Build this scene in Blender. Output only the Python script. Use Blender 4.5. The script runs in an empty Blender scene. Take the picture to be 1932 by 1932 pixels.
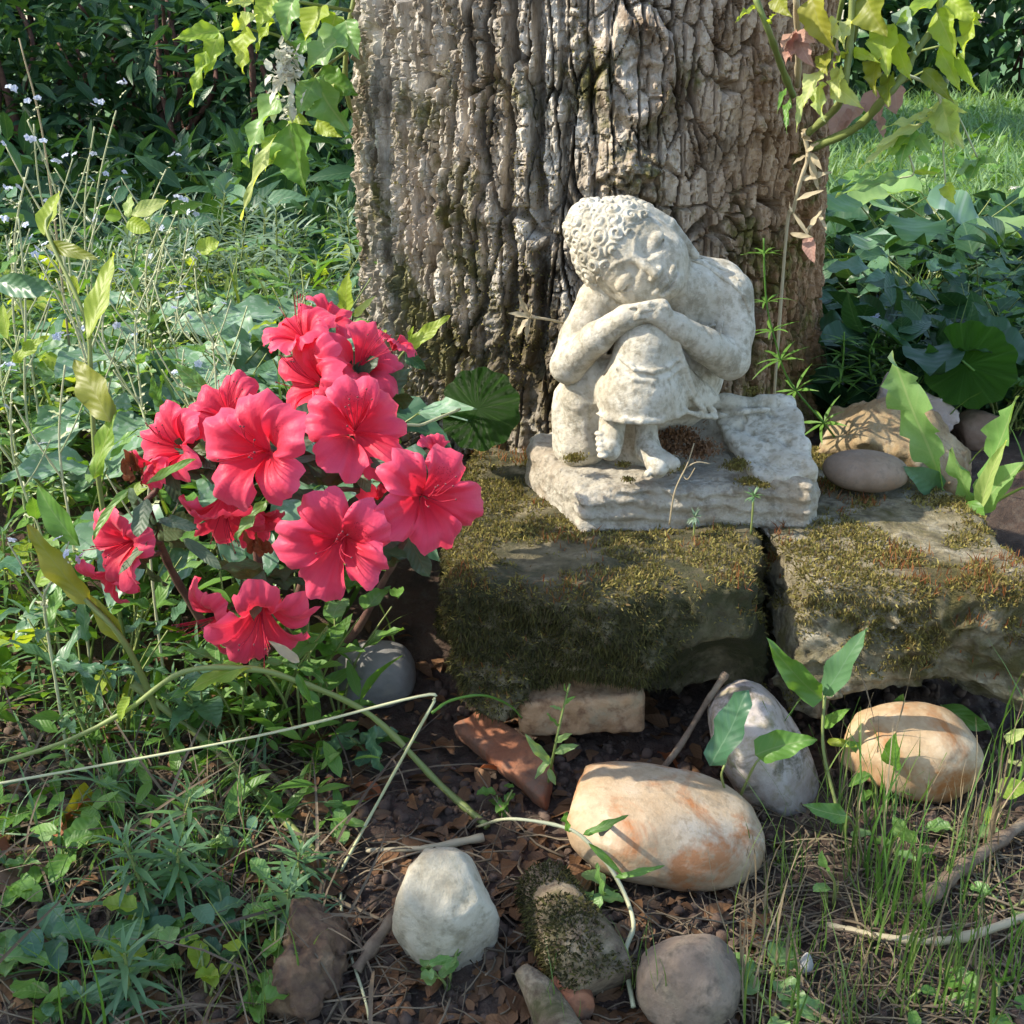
import bpy, bmesh, math, random
import numpy as np
from mathutils import Vector, Matrix
R = math.radians
rng = np.random.default_rng(7)
random.seed(7)
scene = bpy.context.scene
COL = scene.collection
# ------------------------------------------------------------------ camera, sky, sun, exposure
CAMZ, PITCH, FOV = 0.41, R(22), R(45)
cam_d = bpy.data.cameras.new('camera'); cam = bpy.data.objects.new('camera', cam_d); COL.objects.link(cam)
cam.location = (0, 0, CAMZ); cam.rotation_euler = (R(90) - PITCH, 0, 0)
cam_d.sensor_fit = 'HORIZONTAL'; cam_d.angle = FOV; cam_d.clip_start = 0.02; cam_d.clip_end = 200
scene.camera = cam
SUN_EL = R(40); SUN_AZ = Vector((-0.99, -0.04)).normalized()          # towards the sun, seen from above
sun_dir = Vector((SUN_AZ.x*math.cos(SUN_EL), SUN_AZ.y*math.cos(SUN_EL), math.sin(SUN_EL)))
world = bpy.data.worlds.new('World'); scene.world = world; world.use_nodes = True
wn = world.node_tree.nodes; wl = world.node_tree.links
sky = wn.new('ShaderNodeTexSky'); sky.sky_type = 'NISHITA'; sky.sun_disc = False
sky.sun_elevation = SUN_EL; sky.sun_rotation = math.atan2(SUN_AZ.x, SUN_AZ.y)
bg = wn['Background']; bg.inputs['Strength'].default_value = 0.15
wl.new(sky.outputs['Color'], bg.inputs['Color'])
sun_d = bpy.data.lights.new('sun', 'SUN'); sun_d.energy = 2.7; sun_d.angle = R(0.6); sun_d.color = (1.0, 0.94, 0.84)
sun = bpy.data.objects.new('sun', sun_d); COL.objects.link(sun)
sun.rotation_euler = sun_dir.to_track_quat('Z', 'Y').to_euler(); sun.location = (-3, 0.5, 4)
vs = scene.view_settings; vs.view_transform = 'Standard'; vs.look = 'None'; vs.gamma = 1; vs.exposure = 1.45
vs.use_white_balance = True; vs.white_balance_temperature = 6900; vs.white_balance_tint = 10
try: scene.display_settings.display_device = 'sRGB'
except Exception: pass

# ------------------------------------------------------------------ pixel helpers (picture measured at 1932 px wide)
FPX = 966/math.tan(FOV/2)
CF = np.array([0, math.cos(PITCH), -math.sin(PITCH)]); CU = np.array([0, math.sin(PITCH), math.cos(PITCH)])
CAM = np.array([0, 0, CAMZ])
def ray(x, y): return CF + (x-966)/FPX*np.array([1., 0, 0]) - (y-966)/FPX*CU
def pY(x, y, Y): d = ray(x, y); return CAM + d*(Y/d[1])
def pZ(x, y, z): d = ray(x, y); return CAM + d*((z-CAMZ)/d[2])
def ppm(P): return FPX/float(np.dot(np.asarray(P)-CAM, CF))           # pixels per metre there
def sstep(a, b, x): t = np.clip((x-a)/(b-a), 0, 1); return t*t*(3-2*t)

# ------------------------------------------------------------------ noise
def _h(ix, iy, iz, seed):
    n = (ix.astype(np.int64)*374761393 + iy.astype(np.int64)*668265263 + iz.astype(np.int64)*1274126177 + seed*974634221) & 0xffffffff
    n = ((n ^ (n >> 13))*1274126177) & 0xffffffff
    n = ((n ^ (n >> 16))*2246822519) & 0xffffffff
    return ((n ^ (n >> 15)) & 0xffffff)/float(0xffffff)
def vnoise(x, y, z, seed=0):
    x, y, z = np.broadcast_arrays(x, y, z)
    ix, iy, iz = np.floor(x), np.floor(y), np.floor(z)
    fx, fy, fz = x-ix, y-iy, z-iz
    fx, fy, fz = fx*fx*(3-2*fx), fy*fy*(3-2*fy), fz*fz*(3-2*fz)
    r = 0
    for a in (0, 1):
        for b in (0, 1):
            for c in (0, 1):
                r = r + _h(ix+a, iy+b, iz+c, seed)*(fx if a else 1-fx)*(fy if b else 1-fy)*(fz if c else 1-fz)
    return r*2-1
def fbm(x, y, z, o=4, seed=0, g=0.5):
    r = 0; a = 1; s = 0
    for i in range(o):
        r = r + a*vnoise(x*2**i+17.3*i, y*2**i, z*2**i-5.1*i, seed+i); s += a; a *= g
    return r/s
def voro(x, y, seed=0, jit=0.9):
    ix, iy = np.floor(x), np.floor(y); f1 = np.full(x.shape, 9.); f2 = f1.copy(); cid = np.zeros(x.shape)
    for a in (-1, 0, 1):
        for b in (-1, 0, 1):
            cx, cy = ix+a, iy+b; z0 = np.zeros_like(cx)
            px = cx + .5 + jit*(_h(cx, cy, z0, seed)-.5); py = cy + .5 + jit*(_h(cx, cy, z0+1, seed)-.5)
            d = np.hypot(x-px, y-py); m = d < f1
            f2 = np.where(m, f1, np.minimum(f2, d)); cid = np.where(m, _h(cx, cy, z0+2, seed), cid); f1 = np.where(m, d, f1)
    return f1, f2, cid

# ------------------------------------------------------------------ meshes and objects
def mkmesh(name, V, Q=None, T=None, uv=None, mat=None, smooth=True):
    V = np.asarray(V, np.float32).reshape(-1, 3); me = bpy.data.meshes.new(name)
    Q = np.zeros((0, 4), np.int32) if Q is None else np.asarray(Q, np.int32).reshape(-1, 4)
    T = np.zeros((0, 3), np.int32) if T is None else np.asarray(T, np.int32).reshape(-1, 3)
    me.vertices.add(len(V)); me.vertices.foreach_set('co', V.ravel())
    lv = np.concatenate([Q.ravel(), T.ravel()]); me.loops.add(len(lv)); me.loops.foreach_set('vertex_index', lv)
    nf = len(Q)+len(T); tot = np.concatenate([np.full(len(Q), 4), np.full(len(T), 3)]).astype(np.int32)
    st = np.concatenate([[0], np.cumsum(tot)[:-1]]).astype(np.int32) if nf else np.zeros(0, np.int32)
    me.polygons.add(nf); me.polygons.foreach_set('loop_start', st); me.polygons.foreach_set('loop_total', tot)
    me.polygons.foreach_set('use_smooth', np.full(nf, smooth))
    if uv is not None:
        ul = me.uv_layers.new(name='UVMap'); ul.data.foreach_set('uv', np.asarray(uv, np.float32)[lv].ravel())
    me.update(calc_edges=True); me.validate()
    if mat: me.materials.append(mat)
    return me
def link(name, me, parent=None, loc=None, M=None):
    o = bpy.data.objects.new(name, me); COL.objects.link(o)
    if parent is not None: o.parent = parent
    if M is not None: o.matrix_basis = M
    elif loc is not None: o.location = loc
    return o
def tag(o, label=None, cat=None, group=None, kind=None):
    if label: o['label'] = label
    if cat: o['category'] = cat
    if group: o['group'] = group
    if kind: o['kind'] = kind
    return o
def thing(name, label, cat, loc=(0, 0, 0), group=None):
    o = bpy.data.objects.new(name, None); COL.objects.link(o); o.location = Vector([float(c) for c in loc]); o.empty_display_size = .01
    return tag(o, label, cat, group)
def spline(pts, n=8):
    P = np.asarray(pts, float); 
    if len(P) < 3: return np.linspace(P[0], P[-1], n)
    A = np.vstack([2*P[0]-P[1], P, 2*P[-1]-P[-2]]); out = []
    for i in range(1, len(A)-2):
        t = np.linspace(0, 1, n, endpoint=False)[:, None]; p0, p1, p2, p3 = A[i-1:i+3]
        out.append(.5*(2*p1+(p2-p0)*t+(2*p0-5*p1+4*p2-p3)*t*t+(3*p1-p0-3*p2+p3)*t**3))
    return np.vstack(out+[P[-1:]])
def tube(pts, r0, r1=None, sides=6, n=8, sm=True, wob=0, seed=0, knots=True):
    P = spline(pts, n) if sm else np.asarray(pts, float); m = len(P)
    r = np.linspace(r0, r0 if r1 is None else r1, m)
    if knots: r = r*(1+.09*np.sin(np.arange(m)*1.9+r0*9e4)+.16*(np.arange(m) % 7 == 3))
    if wob: r = r*(1+wob*np.array([vnoise(np.array([i*.7]), np.array([seed*3.1]), np.array([.5]))[0] for i in range(m)]))
    T = np.gradient(P, axis=0); T /= np.linalg.norm(T, axis=1)[:, None]+1e-12
    ref = np.array([.13, .31, .94]) if abs(T[0][2]) < .9 else np.array([.95, .2, .1])
    U = np.cross(T, ref); U /= np.linalg.norm(U, axis=1)[:, None]+1e-12; W = np.cross(T, U)
    a = np.arange(sides)*2*math.pi/sides
    V = (P[:, None]+r[:, None, None]*(U[:, None]*np.cos(a)[None, :, None]+W[:, None]*np.sin(a)[None, :, None])).reshape(-1, 3)
    i = np.arange(m-1)[:, None]*sides; j = np.arange(sides)[None]; k = (j+1) % sides
    Q = np.stack([i+j, i+k, i+sides+k, i+sides+j], -1).reshape(-1, 4)
    V = np.vstack([V, P[:1], P[-1:]]); b = len(V)-2
    jj = np.arange(sides); kk = (jj+1) % sides
    T3 = np.vstack([np.stack([np.full(sides, b), kk, jj], -1), np.stack([np.full(sides, b+1), (m-1)*sides+jj, (m-1)*sides+kk], -1)])
    return V, Q, T3
class MB:
    def __init__(s): s.V, s.Q, s.T, s.n = [], [], [], 0
    def add(s, V, Q=None, T=None):
        V = np.asarray(V).reshape(-1, 3); s.V.append(V)
        if Q is not None and len(Q): s.Q.append(np.asarray(Q)+s.n)
        if T is not None and len(T): s.T.append(np.asarray(T)+s.n)
        s.n += len(V); return s
    def mesh(s, name, mat, off=(0, 0, 0), smooth=True):
        return mkmesh(name, np.vstack(s.V)-np.asarray(off), np.vstack(s.Q) if s.Q else None, np.vstack(s.T) if s.T else None, None, mat, smooth)
def frame(d, up=(0, 0, 1)):                                          # columns: along, across, normal
    d = np.asarray(d, float); d = d/(np.linalg.norm(d)+1e-12); y = np.cross(up, d)
    if np.linalg.norm(y) < 1e-4: y = np.cross((0, 1, .1), d)
    y /= np.linalg.norm(y); return np.stack([d, y, np.cross(d, y)], -1)
def mat4(F, p, s=1.0):
    s = np.ones(3)*s; M = np.eye(4); M[:3, :3] = F*s[None, :]; M[:3, 3] = p; return Matrix(M.tolist())

# ------------------------------------------------------------------ materials
def nodes(name):
    m = bpy.data.materials.new(name); m.use_nodes = True; nt = m.node_tree
    return m, nt.nodes, nt.links, nt.nodes['Principled BSDF']
def ramp(N, stops, interp='LINEAR'):
    r = N.new('ShaderNodeValToRGB'); e = r.color_ramp.elements; r.color_ramp.interpolation = interp
    while len(e) < len(stops): e.new(.5)
    for q, (p, c) in zip(e, stops): q.position = p; q.color = (*c, 1)
    return r
def tex(N, L, kind, scale, coord, **kw):
    t = N.new('ShaderNodeTex'+kind); t.inputs['Scale'].default_value = scale
    for k, v in kw.items(): t.inputs[k].default_value = v
    L.new(coord, t.inputs['Vector']); return t
def mixc(N, L, fac, a, b, mode='MIX'):
    m = N.new('ShaderNodeMix'); m.data_type = 'RGBA'; m.blend_type = mode
    for s, v in ((m.inputs[0], fac), (m.inputs[6], a), (m.inputs[7], b)):
        if isinstance(v, (int, float)): s.default_value = v
        elif isinstance(v, tuple): s.default_value = (*v, 1)
        else: L.new(v, s)
    return m.outputs[2]
def math_(N, L, op, a, b=None):
    m = N.new('ShaderNodeMath'); m.operation = op
    for s, v in zip(m.inputs, (a, b)):
        if v is None: continue
        if isinstance(v, (int, float)): s.default_value = v
        else: L.new(v, s)
    return m.outputs[0]
def stone_mat(name, cols, scale=40, bump=.4, bscale=250, stain=None, stain_scale=12, stain_rng=(.5, .62), spots=None, spot_scale=160, rough=.85, bdist=.002, dirt=None):
    m, N, L, P = nodes(name); tc = N.new('ShaderNodeTexCoord').outputs['Object']
    n1 = tex(N, L, 'Noise', scale, tc, Detail=6, Roughness=.65)
    c = ramp(N, [(.32+.36*i/(len(cols)-1), k) for i, k in enumerate(cols)]); L.new(n1.outputs['Fac'], c.inputs['Fac']); out = c.outputs['Color']
    if stain:
        n2 = tex(N, L, 'Noise', stain_scale, tc, Detail=5, Roughness=.7, Distortion=.6)
        r2 = ramp(N, [(stain_rng[0], (0, 0, 0)), (stain_rng[1], (1, 1, 1))]); L.new(n2.outputs['Fac'], r2.inputs['Fac']); out = mixc(N, L, r2.outputs['Color'], out, stain)
    if dirt:
        n4 = tex(N, L, 'Noise', stain_scale*2.3, tc, Detail=8, Roughness=.75)
        r4 = ramp(N, [(.50, (0, 0, 0)), (.64, (1, 1, 1))]); L.new(n4.outputs['Fac'], r4.inputs['Fac']); out = mixc(N, L, math_(N, L, 'MULTIPLY', r4.outputs['Color'], .8), out, dirt)
    if spots:
        v = tex(N, L, 'Noise', spot_scale, tc, Detail=3, Roughness=.6)
        r3 = ramp(N, [(.50, (0, 0, 0)), (.74, (1, 1, 1))]); L.new(v.outputs['Fac'], r3.inputs['Fac']); out = mixc(N, L, r3.outputs['Color'], out, spots)
    L.new(out, P.inputs['Base Color']); P.inputs['Roughness'].default_value = rough
    nb = tex(N, L, 'Noise', bscale, tc, Detail=7, Roughness=.7)
    b = N.new('ShaderNodeBump'); b.inputs['Strength'].default_value = bump; b.inputs['Distance'].default_value = bdist
    L.new(nb.outputs['Fac'], b.inputs['Height']); L.new(b.outputs['Normal'], P.inputs['Normal']); return m
def leaf_mat(name, cols, trans=.35, tcol=None, rough=.45, vein=None, vstr=.5, spec=.4, mottle=None, nveins=7, vslope=.55):
    """Leaf: colour varies by object and by island; veins from the blade's own UV; part of the light passes through."""
    m, N, L, P = nodes(name); oi = N.new('ShaderNodeObjectInfo'); ge = N.new('ShaderNodeNewGeometry')
    f = math_(N, L, 'FRACT', math_(N, L, 'ADD', oi.outputs['Random'], ge.outputs['Random Per Island']))
    c = ramp(N, [(i/(len(cols)-1), k) for i, k in enumerate(cols)]); L.new(f, c.inputs['Fac']); out = c.outputs['Color']
    tc = N.new('ShaderNodeTexCoord')
    nz = tex(N, L, 'Noise', 90, tc.outputs['Object'], Detail=3)
    out = mixc(N, L, math_(N, L, 'MULTIPLY', nz.outputs['Fac'], .5), out, mixc(N, L, .6, out, (.4, .42, .1), 'MULTIPLY'))
    if mottle:
        n5 = tex(N, L, 'Noise', 7, tc.outputs['UV'], Detail=3); r5 = ramp(N, [(.52, (0, 0, 0)), (.6, (1, 1, 1))]); L.new(n5.outputs['Fac'], r5.inputs['Fac'])
        out = mixc(N, L, math_(N, L, 'MULTIPLY', r5.outputs['Color'], .8), out, mottle)
    if vein:
        sp = N.new('ShaderNodeSeparateXYZ'); L.new(tc.outputs['UV'], sp.inputs[0])
        av = math_(N, L, 'ABSOLUTE', math_(N, L, 'SUBTRACT', sp.outputs['Y'], .5))
        w = math_(N, L, 'SINE', math_(N, L, 'MULTIPLY', math_(N, L, 'SUBTRACT', sp.outputs['X'], math_(N, L, 'MULTIPLY', av, vslope)), nveins*6.283))
        side = math_(N, L, 'GREATER_THAN', w, .86); mid = math_(N, L, 'LESS_THAN', av, .022)
        vf = math_(N, L, 'MAXIMUM', math_(N, L, 'MULTIPLY', side, .22), mid)
        out = mixc(N, L, math_(N, L, 'MULTIPLY', vf, vstr), out, vein)
        b = N.new('ShaderNodeBump'); b.inputs['Strength'].default_value = .16; b.inputs['Distance'].default_value = .0007
        L.new(w, b.inputs['Height']); L.new(b.outputs['Normal'], P.inputs['Normal'])
    L.new(out, P.inputs['Base Color']); P.inputs['Roughness'].default_value = rough; P.inputs['Specular IOR Level'].default_value = spec
    if trans > 0:
        tr = N.new('ShaderNodeBsdfTranslucent'); L.new(mixc(N, L, 1.0, out, tcol or (1.6, 1.5, .5), 'MULTIPLY') if tcol is None else mixc(N, L, .6, out, tcol), tr.inputs['Color'])
        ms = N.new('ShaderNodeMixShader'); ms.inputs[0].default_value = trans
        L.new(P.outputs[0], ms.inputs[1]); L.new(tr.outputs[0], ms.inputs[2]); L.new(ms.outputs[0], N['Material Output'].inputs['Surface'])
    return m
MAT = {}
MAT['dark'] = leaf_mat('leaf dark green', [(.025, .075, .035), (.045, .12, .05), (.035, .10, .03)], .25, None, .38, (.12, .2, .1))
MAT['blue'] = leaf_mat('leaf blue green', [(.06, .16, .09), (.12, .24, .14), (.08, .19, .07)], .25, None, .36, (.14, .24, .15))
MAT['spot'] = leaf_mat('leaf silver mottled', [(.11, .24, .14), (.20, .35, .23), (.14, .28, .14)], .2, None, .4, (.26, .38, .27), .5, .4, (.32, .43, .34))
MAT['mid'] = leaf_mat('leaf mid green', [(.09, .22, .035), (.15, .31, .06), (.12, .27, .05)], .35, None, .42, (.2, .3, .1))
MAT['lime'] = leaf_mat('leaf yellow green', [(.32, .45, .05), (.42, .53, .09), (.26, .43, .06)], .5, None, .45, (.45, .5, .15))
MAT['pale'] = leaf_mat('leaf pale yellow', [(.50, .58, .22), (.62, .67, .32), (.42, .55, .2)], .5, None, .5, (.65, .65, .35))
MAT['olive'] = leaf_mat('leaf olive yellow', [(.24, .26, .03), (.34, .33, .05), (.18, .24, .04)], .4, None, .45, (.3, .3, .1), .4)
MAT['elder'] = leaf_mat('leaf fresh green', [(.14, .31, .08), (.22, .40, .14), (.30, .46, .18)], .4, None, .38, (.35, .45, .2), .6)
MAT['needle'] = leaf_mat('narrow blue green leaf', [(.10, .21, .11), (.16, .30, .15), (.12, .25, .08)], .3)
MAT['grey'] = leaf_mat('narrow grey green leaf', [(.16, .25, .17), (.25, .35, .26), (.13, .22, .14)], .25)
MAT['grass'] = leaf_mat('grass blade', [(.06, .15, .03), (.12, .22, .05), (.2, .28, .09)], .3)
MAT['lawn'] = leaf_mat('lawn blade', [(.15, .27, .11), (.21, .35, .16), (.27, .41, .21)], .35)
MAT['stem'] = leaf_mat('green stem', [(.16, .22, .06), (.25, .3, .1), (.2, .24, .08)], 0, None, .5)
MAT['palestem'] = leaf_mat('pale stem', [(.46, .50, .30), (.54, .54, .36), (.40, .46, .24)], 0, None, .5)
MAT['straw'] = leaf_mat('dry straw', [(.24, .18, .11), (.36, .29, .19), (.17, .125, .08)], .2, (.4, .33, .2), .7)
MAT['root'] = leaf_mat('dry root fibre', [(.07, .05, .035), (.14, .105, .07), (.23, .18, .125)], 0, None, .8)
MAT['deadleaf'] = leaf_mat('dead brown leaf', [(.12, .06, .03), (.22, .11, .05), (.17, .10, .06)], .15, (.3, .15, .06), .7, (.1, .05, .03))
MAT['drystalk'] = leaf_mat('bleached stalk', [(.46, .38, .25), (.56, .48, .34), (.4, .32, .2)], .2, (.5, .42, .3), .7)
MAT['rust'] = leaf_mat('rust brown leaf', [(.25, .07, .02), (.30, .10, .04), (.2, .06, .03)], .25, (.45, .12, .04), .6, (.15, .05, .03))
MAT['pink'] = leaf_mat('withered pink leaf', [(.48, .25, .2), (.55, .36, .28), (.42, .2, .17)], .35, (.6, .3, .25), .6, (.55, .4, .3))
MAT['twig'] = stone_mat('twig bark', [(.09, .06, .04), (.17, .12, .08), (.24, .19, .13)], 90, .5, 300)
MAT['redstem'] = stone_mat('azalea bark', [(.07, .03, .025), (.12, .055, .04), (.16, .09, .06)], 120, .4, 400)
MAT['azleaf'] = leaf_mat('azalea leaf', [(.045, .09, .05), (.07, .12, .075), (.08, .12, .04)], .15, None, .5, (.12, .15, .08), .4)
MAT['moss'] = leaf_mat('moss', [(.07, .055, .018), (.16, .135, .03), (.36, .31, .09), (.12, .07, .03), (.26, .225, .055)], .2, (.3, .28, .06), .75)
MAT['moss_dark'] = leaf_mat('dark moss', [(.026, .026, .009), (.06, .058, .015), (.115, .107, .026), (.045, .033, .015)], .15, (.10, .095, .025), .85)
MAT['moss_red'] = leaf_mat('red moss shoots', [(.22, .06, .02), (.3, .12, .04), (.2, .14, .04)], .3, (.4, .12, .04), .7)
MAT['blue_petal'] = leaf_mat('pale blue petal', [(.55, .62, .82), (.66, .71, .86), (.74, .77, .88)], .3, (.6, .65, .9), .6)
MAT['white_petal'] = leaf_mat('white petal', [(.75, .72, .66), (.8, .78, .74), (.7, .66, .6)], .3, (.8, .8, .75), .6)
# ------------------------------------------------------------------ ground
def gz(x, y):
    x = np.asarray(x, float); y = np.asarray(y, float)
    return .098*sstep(.66, .88, y) + .010*fbm(x*7, y*7, 0*x, 3, 11)*sstep(.2, .3, y) + .02*sstep(.9, 2.5, y)*fbm(x*1.5, y*1.5, 0*x, 2, 5)
def soil_rel(x, y):
    near = sstep(.25, .35, y)*(1-sstep(.7, .8, y))
    return near*(.0045*fbm(x*60, y*60, 0*x, 4, 3, .6)+.003*np.abs(vnoise(x*180, y*180, 0*x, 9)))
m_soil = stone_mat('dark crumbly soil', [(.042, .027, .019), (.075, .048, .034), (.12, .082, .058)], 60, .9, 320, (.105, .06, .042), 9, (.5, .62), (.13, .10, .075), 140, .95, .004)
m_lawn = stone_mat('lawn earth', [(.05, .11, .03), (.08, .17, .05), (.10, .2, .07)], 30, .6, 80, None, 12, (.5, .6), None, 160, .9, .01)
xs = np.concatenate([np.linspace(-60, -2, 24), np.linspace(-1.9, -.62, 30), np.linspace(-.6, .6, 480), np.linspace(.62, 1.9, 30), np.linspace(2, 60, 24)])
ys = np.concatenate([np.linspace(-20, -.1, 16), np.linspace(0, .34, 20), np.linspace(.345, .80, 190), np.linspace(.81, 2, 60), np.linspace(2.1, 8, 40), np.linspace(9, 80, 20)])
GX, GY = np.meshgrid(xs, ys, indexing='ij'); GZ = gz(GX, GY)+soil_rel(GX, GY)-.06*sstep(1.7, 2.6, GY)
V = np.stack([GX, GY, GZ], -1).reshape(-1, 3); nx, ny = GX.shape
I = (np.arange(nx-1)[:, None]*ny+np.arange(ny-1)[None]).ravel(); GQ = np.stack([I, I+ny, I+ny+1, I+1], -1)
ground = link('ground', mkmesh('ground', V, GQ, mat=m_soil)); tag(ground, 'dark crumbly soil and earth under the garden plants', 'soil', kind='structure')
# lawn sheet, 4 mm above the ground, from beyond the plants to the hedge
lx = np.concatenate([np.linspace(-30, -3, 14), np.linspace(-2.8, 4, 80), np.linspace(4.4, 30, 14)]); ly = np.concatenate([np.linspace(1.55, 6, 70), np.linspace(6.3, 40, 14)])
LX, LY = np.meshgrid(lx, ly, indexing='ij'); lz = gz(LX, LY)+.006+.006*fbm(LX*4, LY*4, LX*0, 2, 2)
I = (np.arange(len(lx)-1)[:, None]*len(ly)+np.arange(len(ly)-1)[None]).ravel(); LQ = np.stack([I, I+len(ly), I+len(ly)+1, I+1], -1)
lawn = link('lawn', mkmesh('lawn', np.stack([LX, LY, lz], -1).reshape(-1, 3), LQ, mat=m_lawn)); tag(lawn, 'open green lawn beyond the plants right of the tree', 'lawn', kind='structure')

# ------------------------------------------------------------------ surface nets: a mesh from a signed distance grid
def surfnets(F, o, h):
    S = F < 0; nx, ny, nz = F.shape; cs = [(a, b, c) for a in (0, 1) for b in (0, 1) for c in (0, 1)]
    sh = lambda A, c: A[c[0]:nx-1+c[0], c[1]:ny-1+c[1], c[2]:nz-1+c[2]]
    cnt = sum(sh(S, c).astype(np.int8) for c in cs); act = np.argwhere((cnt > 0) & (cnt < 8)); i, j, k = act.T
    idx = np.full((nx-1, ny-1, nz-1), -1, np.int32); idx[i, j, k] = np.arange(len(act))
    acc = np.zeros((len(act), 3)); n = np.zeros(len(act))
    for p in cs:
        for ax in range(3):
            if p[ax]: continue
            q = list(p); q[ax] = 1
            a = F[i+p[0], j+p[1], k+p[2]]; b = F[i+q[0], j+q[1], k+q[2]]; m = (a < 0) != (b < 0)
            t = np.where(m, a/np.where(m, a-b, 1), 0); pos = np.repeat(np.array(p, float)[None], len(act), 0); pos[:, ax] += t
            acc += pos*m[:, None]; n += m
    V = (act+acc/np.maximum(n, 1)[:, None])*h+np.asarray(o); Q = []
    for ax in range(3):
        s0 = np.take(S, range(0, S.shape[ax]-1), ax); s1 = np.take(S, range(1, S.shape[ax]), ax); e = np.argwhere(s0 != s1)
        b, c = [(1, 2), (2, 0), (0, 1)][ax]; e = e[(e[:, b] > 0) & (e[:, c] > 0) & (e[:, b] < S.shape[b]-1) & (e[:, c] < S.shape[c]-1)]
        def cell(db, dc): f = e.copy(); f[:, b] -= db; f[:, c] -= dc; return idx[f[:, 0], f[:, 1], f[:, 2]]
        q = np.stack([cell(1, 1), cell(0, 1), cell(0, 0), cell(1, 0)], -1); fl = ~s0[e[:, 0], e[:, 1], e[:, 2]]; q[fl] = q[fl][:, ::-1]; Q.append(q)
    Q = np.vstack(Q); return V, Q[(Q >= 0).all(1)]
def grid(lo, hi, h):
    ax = [np.arange(l, u+h, h) for l, u in zip(lo, hi)]; return ax[0][:, None, None], ax[1][None, :, None], ax[2][None, None, :]
def smin(a, b, k): h = np.clip(.5+.5*(b-a)/k, 0, 1); return b+(a-b)*h-k*h*(1-h)
def smax(a, b, k): return -smin(-a, -b, k)
def sd_cone(G, a, b, r1, r2, flat=None):
    x, y, z = G; a = np.asarray(a, float); b = np.asarray(b, float); d = b-a; dd = (d*d).sum()+1e-9
    px, py, pz = x-a[0], y-a[1], z-a[2]; t = np.clip((px*d[0]+py*d[1]+pz*d[2])/dd, 0, 1)
    fy = flat or 1.0
    return np.sqrt((px-t*d[0])**2+((py-t*d[1])*fy)**2+(pz-t*d[2])**2)-(r1+(r2-r1)*t)
def sd_ell(G, c, r, A=None):
    x, y, z = G[0]-c[0], G[1]-c[1], G[2]-c[2]
    if A is not None: x, y, z = [x*v[0]+y*v[1]+z*v[2] for v in A]
    k0 = np.sqrt((x/r[0])**2+(y/r[1])**2+(z/r[2])**2); k1 = np.sqrt((x/r[0]**2)**2+(y/r[1]**2)**2+(z/r[2]**2)**2)+1e-6
    return k0*(k0-1)/k1
def sd_poly(G, pts):                                                   # convex footprint, counter-clockwise in x,y
    d = None; pts = np.asarray(pts, float)
    for p, q in zip(pts, np.roll(pts, -1, 0)):
        e = q-p; nrm = np.array([e[1], -e[0]])/np.hypot(*e); v = (G[0]-p[0])*nrm[0]+(G[1]-p[1])*nrm[1]; d = v if d is None else smax(d, v, .0+KP)
    return d
def sdf_mesh(fn, lo, hi, h, pad=.0):
    """Coarse pass first, then the fine grid only near the surface."""
    c = 4; lo = np.asarray(lo, float); n = [int(np.ceil((u-l)/h/c))+1 for l, u in zip(lo, hi)]; H4 = h*c
    G = [lo[i]+np.arange(n[i])*H4 for i in range(3)]; Fc = np.array(np.broadcast_to(fn((G[0][:, None, None], G[1][None, :, None], G[2][None, None, :])), n), np.float32)
    m = np.abs(Fc) < H4*2.2+pad; m[:, :, :] = m
    big = lambda A: np.repeat(np.repeat(np.repeat(A, c, 0), c, 1), c, 2)
    F = big(Fc); M = big(m); i, j, k = np.nonzero(M); off = c//2
    P = (lo[0]+(i-off)*h, lo[1]+(j-off)*h, lo[2]+(k-off)*h); F[i, j, k] = fn(P)
    return surfnets(F, lo-off*h, h)
KP = .3
def band(F, w, fn, G):                                                 # add fn only close to the surface
    X, Y, Z = np.broadcast_arrays(*G); m = np.abs(F) < w; F = F.copy(); F[m] += fn(X[m], Y[m], Z[m]); return F

# ------------------------------------------------------------------ the big tree trunk
TCX, TCY, TR = .067, 1.056, .196
th = np.concatenate([np.linspace(-112, 112, 660), np.linspace(116, 244, 34)]); th = np.radians(th)
tz = np.concatenate([np.linspace(.0, .06, 8), np.arange(.065, .47, .00115), np.linspace(.48, 2.6, 60)])
TH, TZ = np.meshgrid(th, tz, indexing='ij'); U = TH*TR
def uv_px(x, y):
    P = pY(x, y, .87); s = np.clip((P[0]-TCX)/TR, -1, 1); a = math.asin(s); P = pY(x, y, TCY-TR*math.cos(a)); return math.asin(np.clip((P[0]-TCX)/TR, -1, 1))*TR, P[2]
wu = U+.006*fbm(U*14, TZ*8, 0*U, 2, 21)+.0025*fbm(U*70, TZ*40, 0*U, 2, 22); wz = TZ+.03*fbm(U*20, TZ*10, 0*U+3, 2, 23)
f1, f2, cid = voro(wu/.0145, wz/.095, 31); e1 = f2-f1
f1b, f2b, cidb = voro(wu/.0115, wz/.027, 32); e2 = f2b-f1b
f1c, f2c, cidc = voro((U+.003*fbm(U*150, TZ*150, 0*U, 2, 8))/.0075, (TZ+.002*vnoise(U*200, TZ*200, 0*U, 3))/.0085, 33); e3 = f2c-f1c
left = 1-sstep(-.07, .03, U+.02*fbm(U*9, TZ*9, 0*U, 2, 41)); right = 1-left
fib = fbm(U*330, TZ*45, 0*U, 3, 52, .6)
ph = wu/.0150+1.3*fbm(U*9, TZ*4.5, 0*U+7, 2, 54)+.30*fbm(U*45, TZ*22, 0*U, 2, 55); fr_ = np.abs(ph-np.round(ph))*2
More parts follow.
